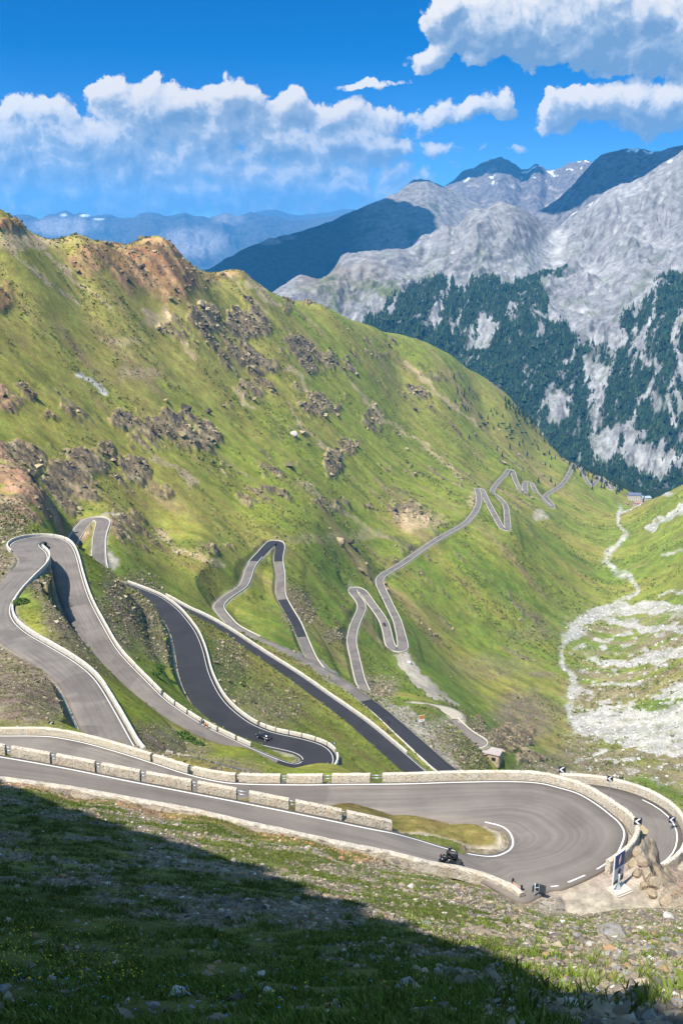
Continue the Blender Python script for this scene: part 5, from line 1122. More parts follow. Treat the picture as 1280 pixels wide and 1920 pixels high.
# ------------------------------------------------------------------ stone hut by the old bend
hb = hit(917, 1424, 300); e = empty('stone_hut', hb, -facing(hb) - .25); tag(e, 'flat roofed stone hut with one dark opening beside the old grey bend', 'stone hut')
M['hut'] = grain('hut_stone', (.30, .24, .165), .8, .3); M['hut_roof'] = grain('hut_roof', (.27, .23, .215), .5, .2); M['hole'] = plain('dark_hole', (.006, .006, .006), 1)
b = MB(); b.box((9.5, 6.5, 6.5), (0, 3.2, -.6)).build('wall', M['hut'], e, bev=.3)
b = MB(); b.prism([(-5.2, 2.66), (5.0, 2.66), (5.0, 3.0), (-5.2, 3.2)], 7.2, off=3.2).build('roof', M['hut_roof'], e, bev=.1)
MB().box((2.0, .4, 1.6), (2.0, -.02, .5)).build('opening', M['hole'], e); MB().box((1.0, .3, 2.4), (3.6, -.12, .2)).build('pier', plain('pink_plaster', (.38, .26, .19), .9), e)

# ------------------------------------------------------------------ weathered planks on the brown slope
M['plank'] = grain('weathered_plank', (.30, .27, .22), 2, .3)
for px, py, dx, dy, lb in ((311,1414,10,16,'weathered plank on the brown slope, the one next to the first lane below'),(322,1414,11,17,'weathered plank on the brown slope, second of four from the first lane below'),(334,1418,11,16,'weathered plank on the brown slope, third of four from the first lane below'),(345,1424,9,12,'weathered plank on the brown slope, shortest and last of the four')):
    a_, b_ = hit(px, py, 118), hit(px + dx, py + dy, 118)
    if np.linalg.norm(a_ - b_) > 14: b_ = a_ + (b_ - a_) / np.linalg.norm(b_ - a_) * 3
    dd = Vector(b_ - a_); L_ = dd.length; o = MB().box((.34, L_, .5), (0, 0, 0)).build('plank', M['plank'], None, bev=.04); o.location = Vector((a_ + b_) / 2) + Vector((0, 0, .28)); o.rotation_euler = dd.to_track_quat('Y', 'Z').to_euler(); tag(o, lb, 'plank', 'planks on the brown slope')

# ------------------------------------------------------------------ houses at the head of the valley
M['plaster'] = grain('pale_plaster', (.42, .38, .33), .3, .1); M['plaster_pink'] = grain('pinkish_plaster', (.42, .32, .27), .3, .12); M['roof_blue'] = plain('slate_roof', (.06, .075, .13), .6); M['roof_tin'] = plain('tin_roof', (.26, .30, .34), .5, .2); M['pane'] = plain('window_glass', (.03, .035, .045), .15); M['roof_rust'] = plain('rust_roof', (.22, .12, .09), .7)
def house(px, py, r, L_, W_, H_, rz, wall, roof, rise, label, rows, n, flat=False):
    p = hit(px, py, 1500); k_ = math.hypot(p[0], p[1]) / 2010; L_, W_, H_, rise = L_ * k_, W_ * k_, H_ * k_, rise * k_
    e = empty('house', p, rz); tag(e, label, 'house', 'houses at the head of the valley')
    MB().box((L_, W_, H_ + 6), (0, 0, (H_ - 6) / 2)).build('wall', wall, e)
    m = MB(); o = [(-W_ / 2 - .6, H_ - .2), (W_ / 2 + .6, H_ - .2), (W_ / 2 + .6, H_ + .15), (0, H_ + rise), (-W_ / 2 - .6, H_ + .15)]
    rf = m.prism(o, L_ + 1.2).build('roof', roof, e); rf.rotation_euler = (0, 0, math.pi / 2)
    if n: MB().box((.9, .9, 2.2), (L_ * .2, 0, H_ + rise * .8)).build('chimney', wall, e)
    for k in range(rows):
        for i in range(n):
            MB().box((1.3, .12, 1.7), (-L_ / 2 + L_ * (i + .5) / n, -W_ / 2 - .03, 2.2 + k * (H_ - 1.5) / rows)).build('window', M['pane'], e)
    return e
house(1187.5, 939.5, 2010, 25, 11, 13, -.12, M['plaster'], M['roof_blue'], 4.5, 'long pale hotel with a dark slate roof and rows of windows', 3, 7)
house(1193.5, 949, 1960, 14, 12, 7.5, -.12, M['plaster_pink'], M['roof_rust'], 3, 'small pinkish house with a rust roof by the parking ground', 2, 4)
house(1200, 941, 1985, 10, 22, 9, -.5, M['plaster_pink'], M['roof_tin'], 4, 'pinkish house with a pale tin roof between hotel and parking ground', 1, 3)
house(1211, 938, 1995, 14, 12, 6, .25, M['plaster'], M['roof_tin'], 3, 'low house with a pale blue tin roof behind the pinkish one', 1, 3)
house(1223, 931, 2010, 16, 11, 5, .35, M['plaster'], M['roof_tin'], 2.5, 'low shed with a pale roof on the rise to the right of the houses', 0, 0)
house(1174, 946, 1975, 8, 5, 2.6, .7, M['plaster'], M['roof_rust'], 1.4, 'small shed with a rust roof at the edge of the parking ground', 0, 0)

# ------------------------------------------------------------------ rocks one can tell apart
M['rock_pale'] = mat_stone('pale_rock', (.34, .32, .30), .4, 1.4); M['rock_grey'] = mat_stone('grey_rock', (.17, .16, .15), .5, 3); M['rock_rust'] = mat_stone('rust_rock', (.26, .15, .085), .5, 3)
def rock(p, sx, sy, sz, mat, label, seed, name='boulder', cat='boulder', group=None, sink=.25, rz=0.0):
    bm = bmesh.new(); bmesh.ops.create_icosphere(bm, subdivisions=4, radius=1.0); co = np.array([v.co for v in bm.verts])
    n_ = fbm(co[:, 0] * 2 + seed, co[:, 1] * 2 + co[:, 2] * 1.7, 1.3, 4, seed, .55, True) * .26 + .12 * fbm(co[:, 2] * 4 + seed, co[:, 0] * 4 + co[:, 1] * 3, 1.0, 3, seed + 1)
    pl = np.random.RandomState(seed).randn(15, 3); pl /= np.linalg.norm(pl, axis=1)[:, None]
    s = np.minimum(1.0, np.min(np.where(co @ pl.T > .05, .66 / np.maximum(co @ pl.T, .05), 9), axis=1)) + n_ * .38
    for v, k in zip(bm.verts, s): v.co = Vector((v.co.x * k * sx, v.co.y * k * sy, v.co.z * k * sz))
    me = bpy.data.meshes.new(name); bm.to_mesh(me); bm.free(); me.materials.append(mat)
    o = bpy.data.objects.new(name, me); COL.objects.link(o); o.location = (p[0], p[1], p[2] + sz * (1 - 2 * sink) * .6); o.rotation_euler = (0, 0, rz)
    return tag(o, label, cat, group)
rock(hit(551, 818, 700), 4.6, 4, 4.2, M['rock_pale'], 'lone white boulder on the green mountainside', 3)
for px, py, sx, sz, m, lb, sd in ((1150,1757,0.750,0.350,'rock_grey','broad grey outcrop rock at the lip of the gravel lot',4),(1252,1722,0.575,0.300,'rock_pale','pale fractured rock at the right end of the gravel lot',5),(1163,1790,0.100,0.065,'rock_pale','rounded white stone in the multicoloured rubble',6),(1226,1813,0.070,0.045,'rock_pale','small white stone below the rounded white one in the rubble',7),(1166,1861,0.070,0.035,'rock_pale','flat white stone near the dark shadow edge at the right',8),
  (928,1822,0.210,0.110,'rock_grey','grey rock half in shadow on the gravelly slope',9),(1055,1837,0.100,0.070,'rock_rust','rust red stone beside a green tuft',10),(335,1865,0.170,0.050,'rock_pale','flat pale slab lying in the shaded turf',11),(288,1887,0.100,0.035,'rock_grey','small flat grey slab next to the pale slab in the turf',12),(502,1866,0.100,0.110,'rock_pale','upright pale rock among dark grass tufts',13),
  (770,1664,0.275,0.175,'rock_pale','pale reddish rock in the sunny debris below the kerb',14),(640,1612,0.300,0.170,'rock_rust','large rust stone in the debris just below the kerb',15),(578,1590,0.250,0.150,'rock_pale','pale stone block in the debris below the kerb',16),(1055,1721,0.190,0.100,'rock_pale','pale stone on the green lip left of the gravel lot',17),(620,1612,0.210,0.150,'rock_rust','smaller rust stone beside the large one below the kerb',18),(385,1760,0.120,0.060,'rock_grey','dark grey stone in the shaded gravel',19)):
    rock(hit(px, py), sx, sx * .8, sz, M[m], lb, sd, rz=sd)
# broken rock nose under the hairpin wall
for px, py, s, lb, sd in ((1190,1604,.7,'rusty crag directly under the chevron sign between both hairpins',30),(1203,1622,.6,'crumbling tan crag topmost on the lower hairpin side of the rock nose',31),(1184,1624,.55,'brown crag just behind the information panel',32),(1212,1644,.65,'tan crag at the middle of the rock nose, facing the lower hairpin',33),(1194,1642,.5,'small crag right of the information panel foot',34),
  (1228,1660,.7,'pale tan ledge at the foot of the lower hairpin wall',35),(1222,1680,.55,'low tan ledge under the pale one below the lower hairpin',36),(1250,1692,.7,'tan ledge running down to the right below the lower hairpin',37),(1206,1664,.45,'small broken crag at the lower end of the rock nose',38)):
    rock(hit(px, py, 60), s, s * .9, s * 1.15, mat_stone('crag_stone', (.225, .185, .135), .8, 1.8), lb, sd, 'crag', 'crag', None, .3, sd)

# ------------------------------------------------------------------ bushes
M['bush'] = grain('bush_leaf', (.045, .085, .012), 1.5, .45, .8)
def leaf_clump(n_, rx, ry, rz, size, seed):
    r = np.random.RandomState(seed); d = r.randn(n_, 3); d /= np.linalg.norm(d, axis=1)[:, None]; d[:, 2] = np.abs(d[:, 2]); c = d * np.array([rx, ry, rz]) * (r.rand(n_, 1) ** .35)
    a = r.randn(n_, 3); a /= np.linalg.norm(a, axis=1)[:, None]; b = np.cross(a, r.randn(n_, 3)); b /= np.linalg.norm(b, axis=1)[:, None]; s = size * (.5 + r.rand(n_, 1))
    Vv = np.stack([c - a * s, c + b * s * .5, c + a * s, c - b * s * .5], 1).reshape(-1, 3); return Vv, np.arange(n_ * 4).reshape(-1, 4)
for px, py, s, lb, sd in ((297,1254,1.5,'round green bush on the brown slope between the grey and dark lanes',1),(290,1266,1.2,'smaller green bush just below the round one between the lanes',2),(340,1382,1.4,'green bush on the slope under the grey lane, beside a smaller one',3),(352,1389,1.2,'low green bush right of its twin under the grey lane',4),(40,1132,1.6,'dark green bush at the foot of the curved parapet near the left edge',5),(372,1397,.8,'little green shrub near the shadow at the lane edge',6)):
    p = hit(px, py, 110); Vv, Ff = leaf_clump(900, s * 1.5, s * 1.2, s * .8, .22, sd); o = np_mesh('bush', Vv, Ff, M['bush'], flat=True); o.location = p; tag(o, lb, 'bush', 'green bushes between the lanes')

# ------------------------------------------------------------------ conifers
M['needles'] = grain('conifer_needles', (.020, .040, .018), .5, .5, .85); M['bark'] = plain('bark', (.07, .05, .035), .9)
def conifer_mesh(seed, h=1.0):
    r = np.random.RandomState(seed); Vs = []; Fs = []; k = 0
    for i in range(230):
        z = h * (.10 + .88 * r.rand() ** 1.1); rad = .24 * h * (1 - z / h) ** .85 * (.7 + .5 * r.rand()) + .012; a = r.rand() * 2 * math.pi; d = np.array([math.cos(a), math.sin(a), 0]); t = np.array([-d[1], d[0], 0]); w = .045 * h * (.6 + r.rand())
        p0 = np.array([0, 0, z + .05 * h]); p1 = d * rad + np.array([0, 0, z - .05 * h * r.rand()]); m_ = p0 * .45 + p1 * .55
        Vs += [p0, m_ + t * w, p1, m_ - t * w]; Fs.append((k, k + 1, k + 2, k + 3)); k += 4
    return np.array(Vs), np.array(Fs)
def conifer(seed):
    e = empty('pine_tree', (0, 0, 0)); Vv, Ff = conifer_mesh(seed); np_mesh('crown', Vv, Ff, M['needles'], parent=e, flat=True); MB().rod((0, 0, -.05), (0, 0, .9), .028, .006, 6).build('trunk', M['bark'], e); return e
PT = [conifer(s) for s in (1, 2, 3)]; used_pt = set()
rt = random.Random(5)
def plant(px, py, h, label, group, r0=1100):
    p = hit(px, py, r0); 
    if math.hypot(p[0], p[1]) > 2300: return
    j = rt.randrange(3); o = PT[j] if j not in used_pt else copy_tree(PT[j]); used_pt.add(j)
    o.location = p - np.array([0, 0, .4]); s = h * rt.uniform(.75, 1.25); o.scale = (s * 1.15, s * 1.15, s); o.rotation_euler = (0, 0, rt.uniform(0, 6.28)); tag(o, label, 'conifer', group)
RL_ = [(905,712),(930,728),(955,748),(980,768),(1005,790),(1030,815),(1055,838),(1080,858),(1100,872),(1125,885),(1150,896),(1170,906)]
for k in range(200):
    t = rt.uniform(.1, 1) ** .8 * (len(RL_) - 1.001); i = int(t); f = t - i; x = RL_[i][0] * (1 - f) + RL_[i + 1][0] * f; y = RL_[i][1] * (1 - f) + RL_[i + 1][1] * f
    dy = abs(rt.gauss(0, 1)) * 9 + 4; plant(x - dy * .25, y + dy, 9.5, 'small dark conifer in the belt along the falling ridge', 'conifers along the ridge')
for k in range(48):
    x = rt.uniform(850, 1040); y = 660 + (x - 800) * .78 + abs(rt.gauss(0, 34)) + 10; plant(x, y, 8, 'lone dark conifer scattered on the green slope below the ridge', 'scattered slope conifers')
for k in range(26):
    x = rt.uniform(1112, 1168); y = 880 + (x - 1110) * .42 + rt.uniform(0, 8); plant(x, y, 9, 'dark conifer beside the farthest bends above the hotel', 'conifers by the farthest bends')
# dwarf pine mats
for k in range(26):
    x, y = rt.choice([(930,800),(960,815),(1000,830),(1040,856),(985,800),(1015,815),(900,790),(1060,850)]); x += rt.gauss(0, 16); y += rt.gauss(0, 9); p = hit(x, y, 1100); s = rt.uniform(2.5, 5)
    Vv, Ff = leaf_clump(120, s * 1.6, s, s * .45, 1.1, 100 + k); o = np_mesh('shrub', Vv, Ff, M['needles'], flat=True); o.location = p; tag(o, 'dark low pine mat on the slope near the farthest bends', 'shrub', 'low pine mats on the slope')
# the wood behind the hotel
Vs, Fs, k = [], [], 0
rw = np.random.RandomState(9); base_c = [conifer_mesh(s) for s in (21, 22, 23)]
for i in range(620):
    x = rw.uniform(1095, 1275); y0 = 878 + (x - 1095) * .30 if x < 1190 else 908 - (x - 1190) * .02; r_ = rw.uniform(2080, 2480); a = math.atan2(*at_r(x, y0, r_)[:2]); px_, py_ = r_ * math.sin(a), r_ * math.cos(a); z_ = float(ground_z(np.array([px_]), np.array([py_]))[0]); z_ = max(z_, at_r(x, y0 + 22, r_)[2])
    Vv, Ff = base_c[i % 3]; sel = slice(0, 90); h = rw.uniform(10, 17); Vs.append(Vv[:360] * np.array([h * 1.3, h * 1.3, h]) + np.array([px_, py_, z_ - .5])); Fs.append(Ff[:90] + k); k += 360
tag(np_mesh('forest', np.vstack(Vs), np.vstack(Fs), M['needles'], flat=True), kind='stuff')

# ------------------------------------------------------------------ unseen crag behind the left shoulder, crest shaped to cast the turf's shade edge
EDGE = [(-260,1415),(-120,1440),(0,1470),(40,1482),(69,1493),(100,1500),(130,1520),(156,1521),(190,1538),(237,1543),(262,1560),(300,1566),(325,1580),(350,1580),(387,1600),(425,1613),(455,1618),(494,1626),(500,1642),(519,1644),(550,1652),(583,1662),(588,1682),(610,1683),(656,1690),(684,1699),(706,1715),(717,1736),(731,1736),(742,1726),(765,1731),(800,1742),(825,1750),(849,1762),(846,1784),(866,1776),(890,1777),(912,1784),(925,1801),(950,1806),(974,1816),(1004,1836),(1030,1848),(1040,1888),(1069,1876),(1090,1866),(1108,1865),(1136,1878),(1170,1884),(1199,1896),(1207,1868),(1220,1856),(1232,1858),(1246,1878),(1254,1906),(1300,1910),(1400,1912)]
EP = np.array([hit(x, y) for x, y in EDGE]); sl = np.linspace(64, 34, len(EP)); TP = EP + SUNV * sl[:, None]
dist_ = np.r_[0, np.cumsum(np.linalg.norm(np.diff(TP, axis=0), axis=1))]; ss_ = np.linspace(0, dist_[-1], 900); T3 = np.stack([np.interp(ss_, dist_, TP[:, k]) for k in range(3)], 1)
T3[:, 2] += .9 * fbm(ss_, ss_ * 0, 1.5, 4, 700, .62) + 1.1 * fbm(ss_, ss_ * 0 + 9, 6.0, 3, 705)
hs = SUNV[:2] / np.linalg.norm(SUNV[:2]); rows = []
for back, low in ((-6, -95), (-2.5, -30), (-.6, -6), (0, 0), (3, .6), (8, -1), (18, -8), (34, -40), (50, -95)):
    q = T3.copy(); q[:, :2] += hs * back; q[:, 2] += low; j = fbm(q[:, 0] + back, q[:, 1] - low, 6, 4, 710 + len(rows)) * (0 if back == 0 else min(2.5, abs(back)))
    q[:, 0] += j * hs[0] * (1 if back > 0 else -1) * 1.0; q[:, 1] += j * hs[1]; rows.append(q)
Rr = np.stack(rows, 0); bare_c = np.tile(np.float32([.15, .125, .09, 1]), (Rr.shape[0] * Rr.shape[1], 1))
tag(np_mesh('hill', Rr.reshape(-1, 3), grid_faces(Rr.shape[0], Rr.shape[1]), M['ground'], {'Col': bare_c}), kind='structure')

# ------------------------------------------------------------------ stones, turf and flowers of the near slope
rf = np.random.RandomState(21)
TURF = turf * fgm
def samp(n_, rmin, rmax, plog):
    m = rf.rand(n_) < plog
    r = np.where(m, np.exp(rf.uniform(math.log(rmin), math.log(rmax), n_)), np.sqrt(rf.uniform(rmin ** 2, rmax ** 2, n_))); a = rf.uniform(-math.radians(30), math.radians(30), n_); return r, a
def look(arr, r, a):
    return arr[np.clip(np.searchsorted(LR, np.log(r)), 0, NR - 1), np.clip(np.searchsorted(AZ, a), 0, NA - 1)]
def mat_scatter(name, tr=0.0):
    b = NB(name); c = b.n('VertexColor', layer_name='Col').outputs[0]; b.color(c); b.b.inputs['Roughness'].default_value = .9 if not tr else .6
    b.b.inputs['Specular IOR Level'].default_value = .15; return b.m
M['stones'] = mat_scatter('loose_stone'); M['grass'] = mat_scatter('grass_blade', .1); M['petal'] = mat_scatter('petal')
t_ = (1 + 5 ** .5) / 2
ICO_V = np.array([(-1,t_,0),(1,t_,0),(-1,-t_,0),(1,-t_,0),(0,-1,t_),(0,1,t_),(0,-1,-t_),(0,1,-t_),(t_,0,-1),(t_,0,1),(-t_,0,-1),(-t_,0,1)]) / 1.9
ICO_F = np.array([(0,11,5),(0,5,1),(0,1,7),(0,7,10),(0,10,11),(1,5,9),(5,11,4),(11,10,2),(10,7,6),(7,1,8),(3,9,4),(3,4,2),(3,2,6),(3,6,8),(3,8,9),(4,9,5),(2,4,11),(6,2,10),(8,6,7),(9,8,1)])
r, a = samp(int(82000 * STUFF), 6, 80, .5); tv = look(TURF, r, a); dm = look(DM, r, a); ppx, ppy = look(look_px[0], r, a), look(look_px[1], r, a)
keep = (dm > .5) & (look(fgm, r, a) > .3) & (rf.rand(len(r)) < np.clip(1.0 - .95 * tv + .3 * (ppx > 1050), .06, 1)); r, a, tv, dm, ppx, ppy = (q[keep] for q in (r, a, tv, dm, ppx, ppy))
n_ = len(r); x, y = r * np.sin(a), r * np.cos(a); z = ground_z(x, y)
heap = ((ppx > 1120) & (ppy > 1735)) | ((dm < 6) & (ppx < 900) & (ppx > 380))
sz = np.clip((.022 * np.exp(rf.randn(n_) * .7) + .0004 * r) * np.where(heap, 1.3, 1.0), .010, np.where(r < 22, .085, .15))
sc = sz[:, None] * np.stack([rf.uniform(.8, 1.5, n_), rf.uniform(.8, 1.5, n_), rf.uniform(.45, .9, n_)], 1); th = rf.uniform(0, 6.28, n_)
Vv = ICO_V[None] * (1 + .35 * rf.randn(n_, 12, 1)).clip(.5, 1.5) * sc[:, None]; cx_, sx_ = np.cos(th)[:, None], np.sin(th)[:, None]
Vv = np.stack([Vv[..., 0] * cx_ - Vv[..., 1] * sx_ + x[:, None], Vv[..., 0] * sx_ + Vv[..., 1] * cx_ + y[:, None], Vv[..., 2] + z[:, None] + sz[:, None] * .15], -1)
pal = np.float32([(.185,.150,.108),(.135,.110,.080),(.085,.075,.066),(.24,.195,.135),(.21,.13,.075),(.28,.255,.22),(.40,.385,.36),(.15,.142,.135)]); ci = rf.choice(8, n_, p=[.30,.24,.14,.14,.06,.04,.012,.068]); cc = pal[ci] * rf.uniform(.75, 1.2, (n_, 1))
warm = (dm < 6) & (ppx < 700); cc[warm] = cc[warm] * np.float32([1.25, .95, .7])
tag(np_mesh('gravel', Vv.reshape(-1, 3), (ICO_F[None] + 12 * np.arange(n_)[:, None, None]).reshape(-1, 3), M['stones'], {'Col': np.concatenate([np.repeat(cc, 12, 0), np.ones((n_ * 12, 1))], 1)}, flat=True), kind='stuff')

def blades(r, a, hgt, nb, col, wid=.16):
    n_ = len(r); x, y = r * np.sin(a), r * np.cos(a); z = ground_z(x, y); N_ = n_ * nb
    X = np.repeat(x, nb) + rf.randn(N_) * np.repeat(hgt, nb) * .42; Y = np.repeat(y, nb) + rf.randn(N_) * np.repeat(hgt, nb) * .42; Zb = np.repeat(z, nb) - .01; h = np.repeat(hgt, nb) * rf.uniform(.5, 1.15, N_)
    t = rf.uniform(0, 6.28, N_); lean = rf.uniform(.15, .75, N_); w = h * wid * rf.uniform(.6, 1.3, N_); wx, wy = -np.sin(t) * w / 2, np.cos(t) * w / 2; lx, ly = np.cos(t) * lean * h, np.sin(t) * lean * h
    p0 = np.stack([X + wx, Y + wy, Zb], 1); p1 = np.stack([X - wx, Y - wy, Zb], 1); p2 = np.stack([X - wx * .8 + lx * .4, Y - wy * .8 + ly * .4, Zb + h * .62], 1); p3 = np.stack([X + lx, Y + ly, Zb + h], 1)
    return np.stack([p0, p1, p2, p3], 1).reshape(-1, 3), np.arange(N_ * 4).reshape(-1, 4), np.repeat(np.repeat(col, nb, 0) * rf.uniform(.7, 1.3, (N_, 1)), 4, 0)
r, a = samp(int(142000 * STUFF), 6.5, 82, .5); tv = look(TURF, r, a); dm = look(DM, r, a); tuft_n = fbm(r * np.sin(a), r * np.cos(a), 1.3, 3, 720); ppx, ppy = look(look_px[0], r, a), look(look_px[1], r, a)
pr = np.clip(tv * (.55 + .55 * sstep(900, 300, ppx) + .3 * (r < 18)) + .55 * (r < 20) * sstep(1150, 800, ppx) - .02, 0, 1) * sstep(-.25, .25, tuft_n); keep = (dm > .9) & (look(fgm, r, a) > .3) & (rf.rand(len(r)) < pr); r, a, tuft_n, ppx = r[keep], a[keep], tuft_n[keep], ppx[keep]
gcol = np.float32([(.065,.080,.016),(.085,.105,.020),(.12,.13,.032),(.17,.15,.06)])[rf.choice(4, len(r), p=[.38,.34,.18,.10])]
gcol = gcol * (1 + .5 * sstep(30, 14, r))[:, None] * np.float32([.95, 1.1, .9]); hg = np.clip((.055 + .05 * rf.rand(len(r)) + .09 * np.clip(tuft_n, 0, 1)) * (1 + .006 * r), .04, .30)
Vv, Ff, cc = blades(r, a, hg, 9, gcol); 
# single bright tufts standing in the gravel
r2, a2 = samp(1700, 9, 66, .45); k2 = (look(DM, r2, a2) > 1) & (look(fgm, r2, a2) > .3) & (look(TURF, r2, a2) < .8); r2, a2 = r2[k2], a2[k2]
V2, F2, c2 = blades(r2, a2, rf.uniform(.10, .26, len(r2)), 34, np.tile(np.float32([.12, .165, .028]), (len(r2), 1)), .10)
tag(np_mesh('grass', np.vstack([Vv, V2]), np.vstack([Ff, F2 + len(Vv)]), M['grass'], {'Col': np.concatenate([np.vstack([cc, c2]), np.ones((len(cc) + len(c2), 1))], 1)}, flat=True), kind='stuff')
# flowers
fl = []
for px0, px1, py0, py1, n_, colr in ((0,270,1740,1850,230,(.62,.42,.02)),(270,1000,1700,1900,80,(.6,.42,.03)),(0,640,1830,1920,110,(.10,.20,.45)),(640,1280,1800,1915,50,(.12,.22,.45)),(100,420,1640,1760,40,(.6,.25,.02))):
    for k in range(n_):
        p = hit(rf.uniform(px0, px1), rf.uniform(py0, py1), 5, 60, 700); fl.append((p[0], p[1], p[2], colr))
FP = np.array([f[:3] for f in fl]); FC = np.float32([f[3] for f in fl]); n_ = len(FP); s = rf.uniform(.006, .012, n_)[:, None] * (1 + .03 * np.hypot(FP[:, 0], FP[:, 1]))[:, None]; up = np.array([0, 0, 1.0]); FP[:, 2] += rf.uniform(.08, .18, n_)
d1_ = np.stack([np.cos(th_ := rf.uniform(0, 6.28, n_)), np.sin(th_), rf.uniform(-.3, .3, n_)], 1); d2_ = np.stack([-np.sin(th_), np.cos(th_), rf.uniform(-.3, .6, n_)], 1)
Vf_ = np.stack([FP - d1_ * s, FP + d2_ * s, FP + d1_ * s, FP - d2_ * s], 1).reshape(-1, 3)
tag(np_mesh('wildflowers', Vf_, np.arange(n_ * 4).reshape(-1, 4), M['petal'], {'Col': np.concatenate([np.repeat(FC, 4, 0), np.ones((n_ * 4, 1))], 1)}, flat=True), kind='stuff')


# ------------------------------------------------------------------ loose rock, tussocks and gravel of the mountainside
flat_w = (np.exp(2 * TL) * np.gradient(LR)[:, None] * np.gradient(AZ)[None, :]).astype(np.float64)      # ground area of each cell
vis = (np.abs(TA) < math.radians(21.5)) & (DM > .8)
def pick(weight, n_, seed):
    w = (weight * flat_w * vis).ravel(); cs = np.cumsum(w); k = np.searchsorted(cs, np.random.RandomState(seed).rand(n_) * cs[-1]); k = np.clip(k, 0, len(cs) - 1); q = np.random.RandomState(seed + 1)
    j, i = np.divmod(k, NA); r = np.exp(LR[j] + q.uniform(-.5, .5, n_) * (LR[np.minimum(j + 1, NR - 1)] - LR[j])); a = AZ[i] + q.uniform(-.5, .5, n_) * (AZ[np.minimum(i + 1, NA - 1)] - AZ[i])
    x, y = r * np.sin(a), r * np.cos(a); return x, y, ground_z(x, y), r, k
def rocks(name, x, y, z, size, pal, prob, seed, flat=.7, sink=.2):
    q = np.random.RandomState(seed); n_ = len(x); th = q.uniform(0, 6.28, n_); sc = size[:, None] * np.stack([q.uniform(.7, 1.5, n_), q.uniform(.7, 1.4, n_), q.uniform(.6, 1.25, n_) * flat], 1)
    v = ICO_V[None] * (1 + .42 * q.randn(n_, 12, 1)).clip(.4, 1.6) * sc[:, None]; c, s = np.cos(th)[:, None], np.sin(th)[:, None]
    v = np.stack([v[..., 0] * c - v[..., 1] * s + x[:, None], v[..., 0] * s + v[..., 1] * c + y[:, None], v[..., 2] + (z + size * sink)[:, None]], -1)
    cc = np.float32(pal)[q.choice(len(pal), n_, p=prob)] * q.uniform(.7, 1.25, (n_, 1))
    return tag(np_mesh(name, v.reshape(-1, 3), (ICO_F[None] + 12 * np.arange(n_)[:, None, None]).reshape(-1, 3), M['stones'], {'Col': np.concatenate([np.repeat(cc, 12, 0), np.ones((n_ * 12, 1))], 1)}, flat=True), kind='stuff')
hillw = FAR * (1 - right) * (TR < 1900)
BR = [(.17,.135,.075),(.11,.086,.05),(.23,.185,.11),(.07,.058,.04)]
x, y, z, r, k = pick(lump * 1.0 + scat * .55 * hillw + ridge * .35 + .0025 * hillw, int(26000 * STUFF), 800)
rocks('rubble', x, y, z, np.clip(.55 * np.exp(np.random.RandomState(5).randn(len(x)) * .6) * np.clip(r / 700, .35, 1.5), .15, 3.6), BR, [.35,.3,.2,.15], 801, .9)
x, y, z, r, k = pick(brown * (TR > 104) * (TR < 620) + .2 * tan * (TR < 900), int(52000 * STUFF), 810)
rocks('rubble', x, y, z, np.clip(.055 * np.exp(np.random.RandomState(6).randn(len(x)) * .75) * np.clip(r / 200, .8, 3), .03, .7), [(.17,.135,.09),(.115,.092,.065),(.25,.21,.15),(.07,.058,.045)], [.35,.3,.2,.15], 811)
x, y, z, r, k = pick(grav + .25 * debris, int(14000 * STUFF), 820)
rocks('rubble', x, y, z, np.clip(.32 * np.exp(np.random.RandomState(7).randn(len(x)) * .6), .15, 1.6), [(.34,.325,.30),(.24,.225,.2),(.42,.41,.385),(.15,.14,.12)], [.4,.3,.18,.12], 821, .6)
def tussocks(name, x, y, z, size, pal, prob, seed, lay=.55, nl=5):
    q = np.random.RandomState(seed); n_ = len(x) * nl; X = np.repeat(np.stack([x, y, z], 1), nl, 0); s = np.repeat(size, nl)[:, None]; c = X + q.randn(n_, 3) * s * np.array([.45, .45, .12]); c[:, 2] += np.abs(q.randn(n_)) * s[:, 0] * .25
    a = q.randn(n_, 3); a[:, 2] = np.abs(a[:, 2]) * .8; a /= np.linalg.norm(a, axis=1)[:, None]; b = np.cross(a, q.randn(n_, 3)); b /= np.linalg.norm(b, axis=1)[:, None] + 1e-9; L_ = s * q.uniform(.4, .9, (n_, 1))
    v = np.stack([c - a * L_ * .5, c + b * L_ * .4, c + a * L_, c - b * L_ * .4], 1); cc = np.repeat(np.float32(pal)[q.choice(len(pal), len(x), p=prob)] * q.uniform(.7, 1.2, (len(x), 1)), nl * 4, 0)
    return tag(np_mesh(name, v.reshape(-1, 3), np.arange(n_ * 4).reshape(-1, 4), M['grass'], {'Col': np.concatenate([cc, np.ones((n_ * 4, 1))], 1)}, flat=True), kind='stuff')
gw = FAR * (1 - np.clip(grav + lot + lump, 0, 1)) * sstep(.0, .35, fbm(S_ / 2, T_, 60, 4, 830) + .1)
x, y, z, r, k = pick(gw * (TR < 1700) * np.exp(-TR / 900), int(26000 * STUFF), 831)
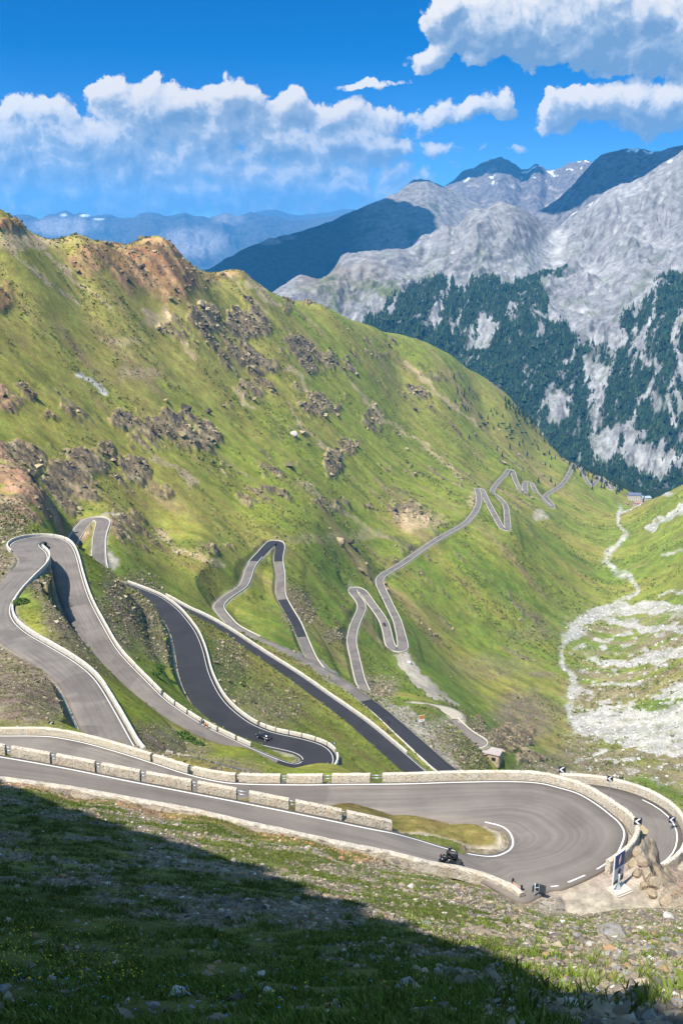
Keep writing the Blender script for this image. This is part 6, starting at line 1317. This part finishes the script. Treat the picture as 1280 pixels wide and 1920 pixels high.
tussocks('undergrowth', x, y, z, np.clip(.75 * np.exp(np.random.RandomState(8).randn(len(x)) * .45) * np.clip(r / 600, .35, 1.6), .2, 2.6), [(.088,.112,.018),(.066,.082,.016),(.115,.122,.028),(.125,.11,.04)], [.4,.28,.2,.12], 832)
x, y, z, r, k = pick(brown * (TR > 104) * (TR < 520) + .5 * FAR * (TR < 420), int(22000 * STUFF), 840)
tussocks('undergrowth', x, y, z, np.clip(.22 * np.exp(np.random.RandomState(9).randn(len(x)) * .5) * np.clip(r / 200, .8, 2.4), .1, 1.1), [(.10,.115,.022),(.075,.09,.018),(.16,.14,.05),(.06,.055,.02)], [.4,.25,.2,.15], 841)
# the wood on the far mountain
fx, fy, fz, fmm = FOREST_PTS; q = np.random.RandomState(850); w = (fmm > .35) * (np.hypot(fx, fy) < 3600); cs = np.cumsum((w * np.hypot(fx, fy) ** 2).ravel()); kk = np.clip(np.searchsorted(cs, q.rand(int(24000 * STUFF)) * cs[-1]), 0, cs.size - 1); n_ = len(kk)
cx0, cy0, cz0 = (t.ravel()[kk] for t in (fx, fy, fz)); cx0 = cx0 + q.uniform(-5, 5, n_); cy0 = cy0 + q.uniform(-5, 5, n_); hh = np.exp(q.randn(n_) * .34) * 9.5; rr = hh * q.uniform(.20, .30, n_); ang = np.arange(6) * math.pi / 3
ring = np.stack([cx0[:, None] + rr[:, None] * np.cos(ang) * q.uniform(.7, 1.2, (n_, 6)), cy0[:, None] + rr[:, None] * np.sin(ang), np.repeat((cz0 + hh * .08)[:, None], 6, 1)], -1); top = np.stack([cx0, cy0, cz0 + hh], -1)[:, None]
vv = np.concatenate([ring, top], 1).reshape(-1, 3); ff = np.array([(i, (i + 1) % 6, 6) for i in range(6)]); cc = np.float32([(.012,.026,.014),(.020,.042,.02),(.034,.058,.024)])[q.choice(3, n_)] * q.uniform(.7, 1.3, (n_, 1))
tag(np_mesh('forest', vv, (ff[None] + 7 * np.arange(n_)[:, None, None]).reshape(-1, 3), M['grass'], {'Col': np.concatenate([np.repeat(cc, 7, 0), np.ones((n_ * 7, 1))], 1)}, flat=True), kind='stuff')
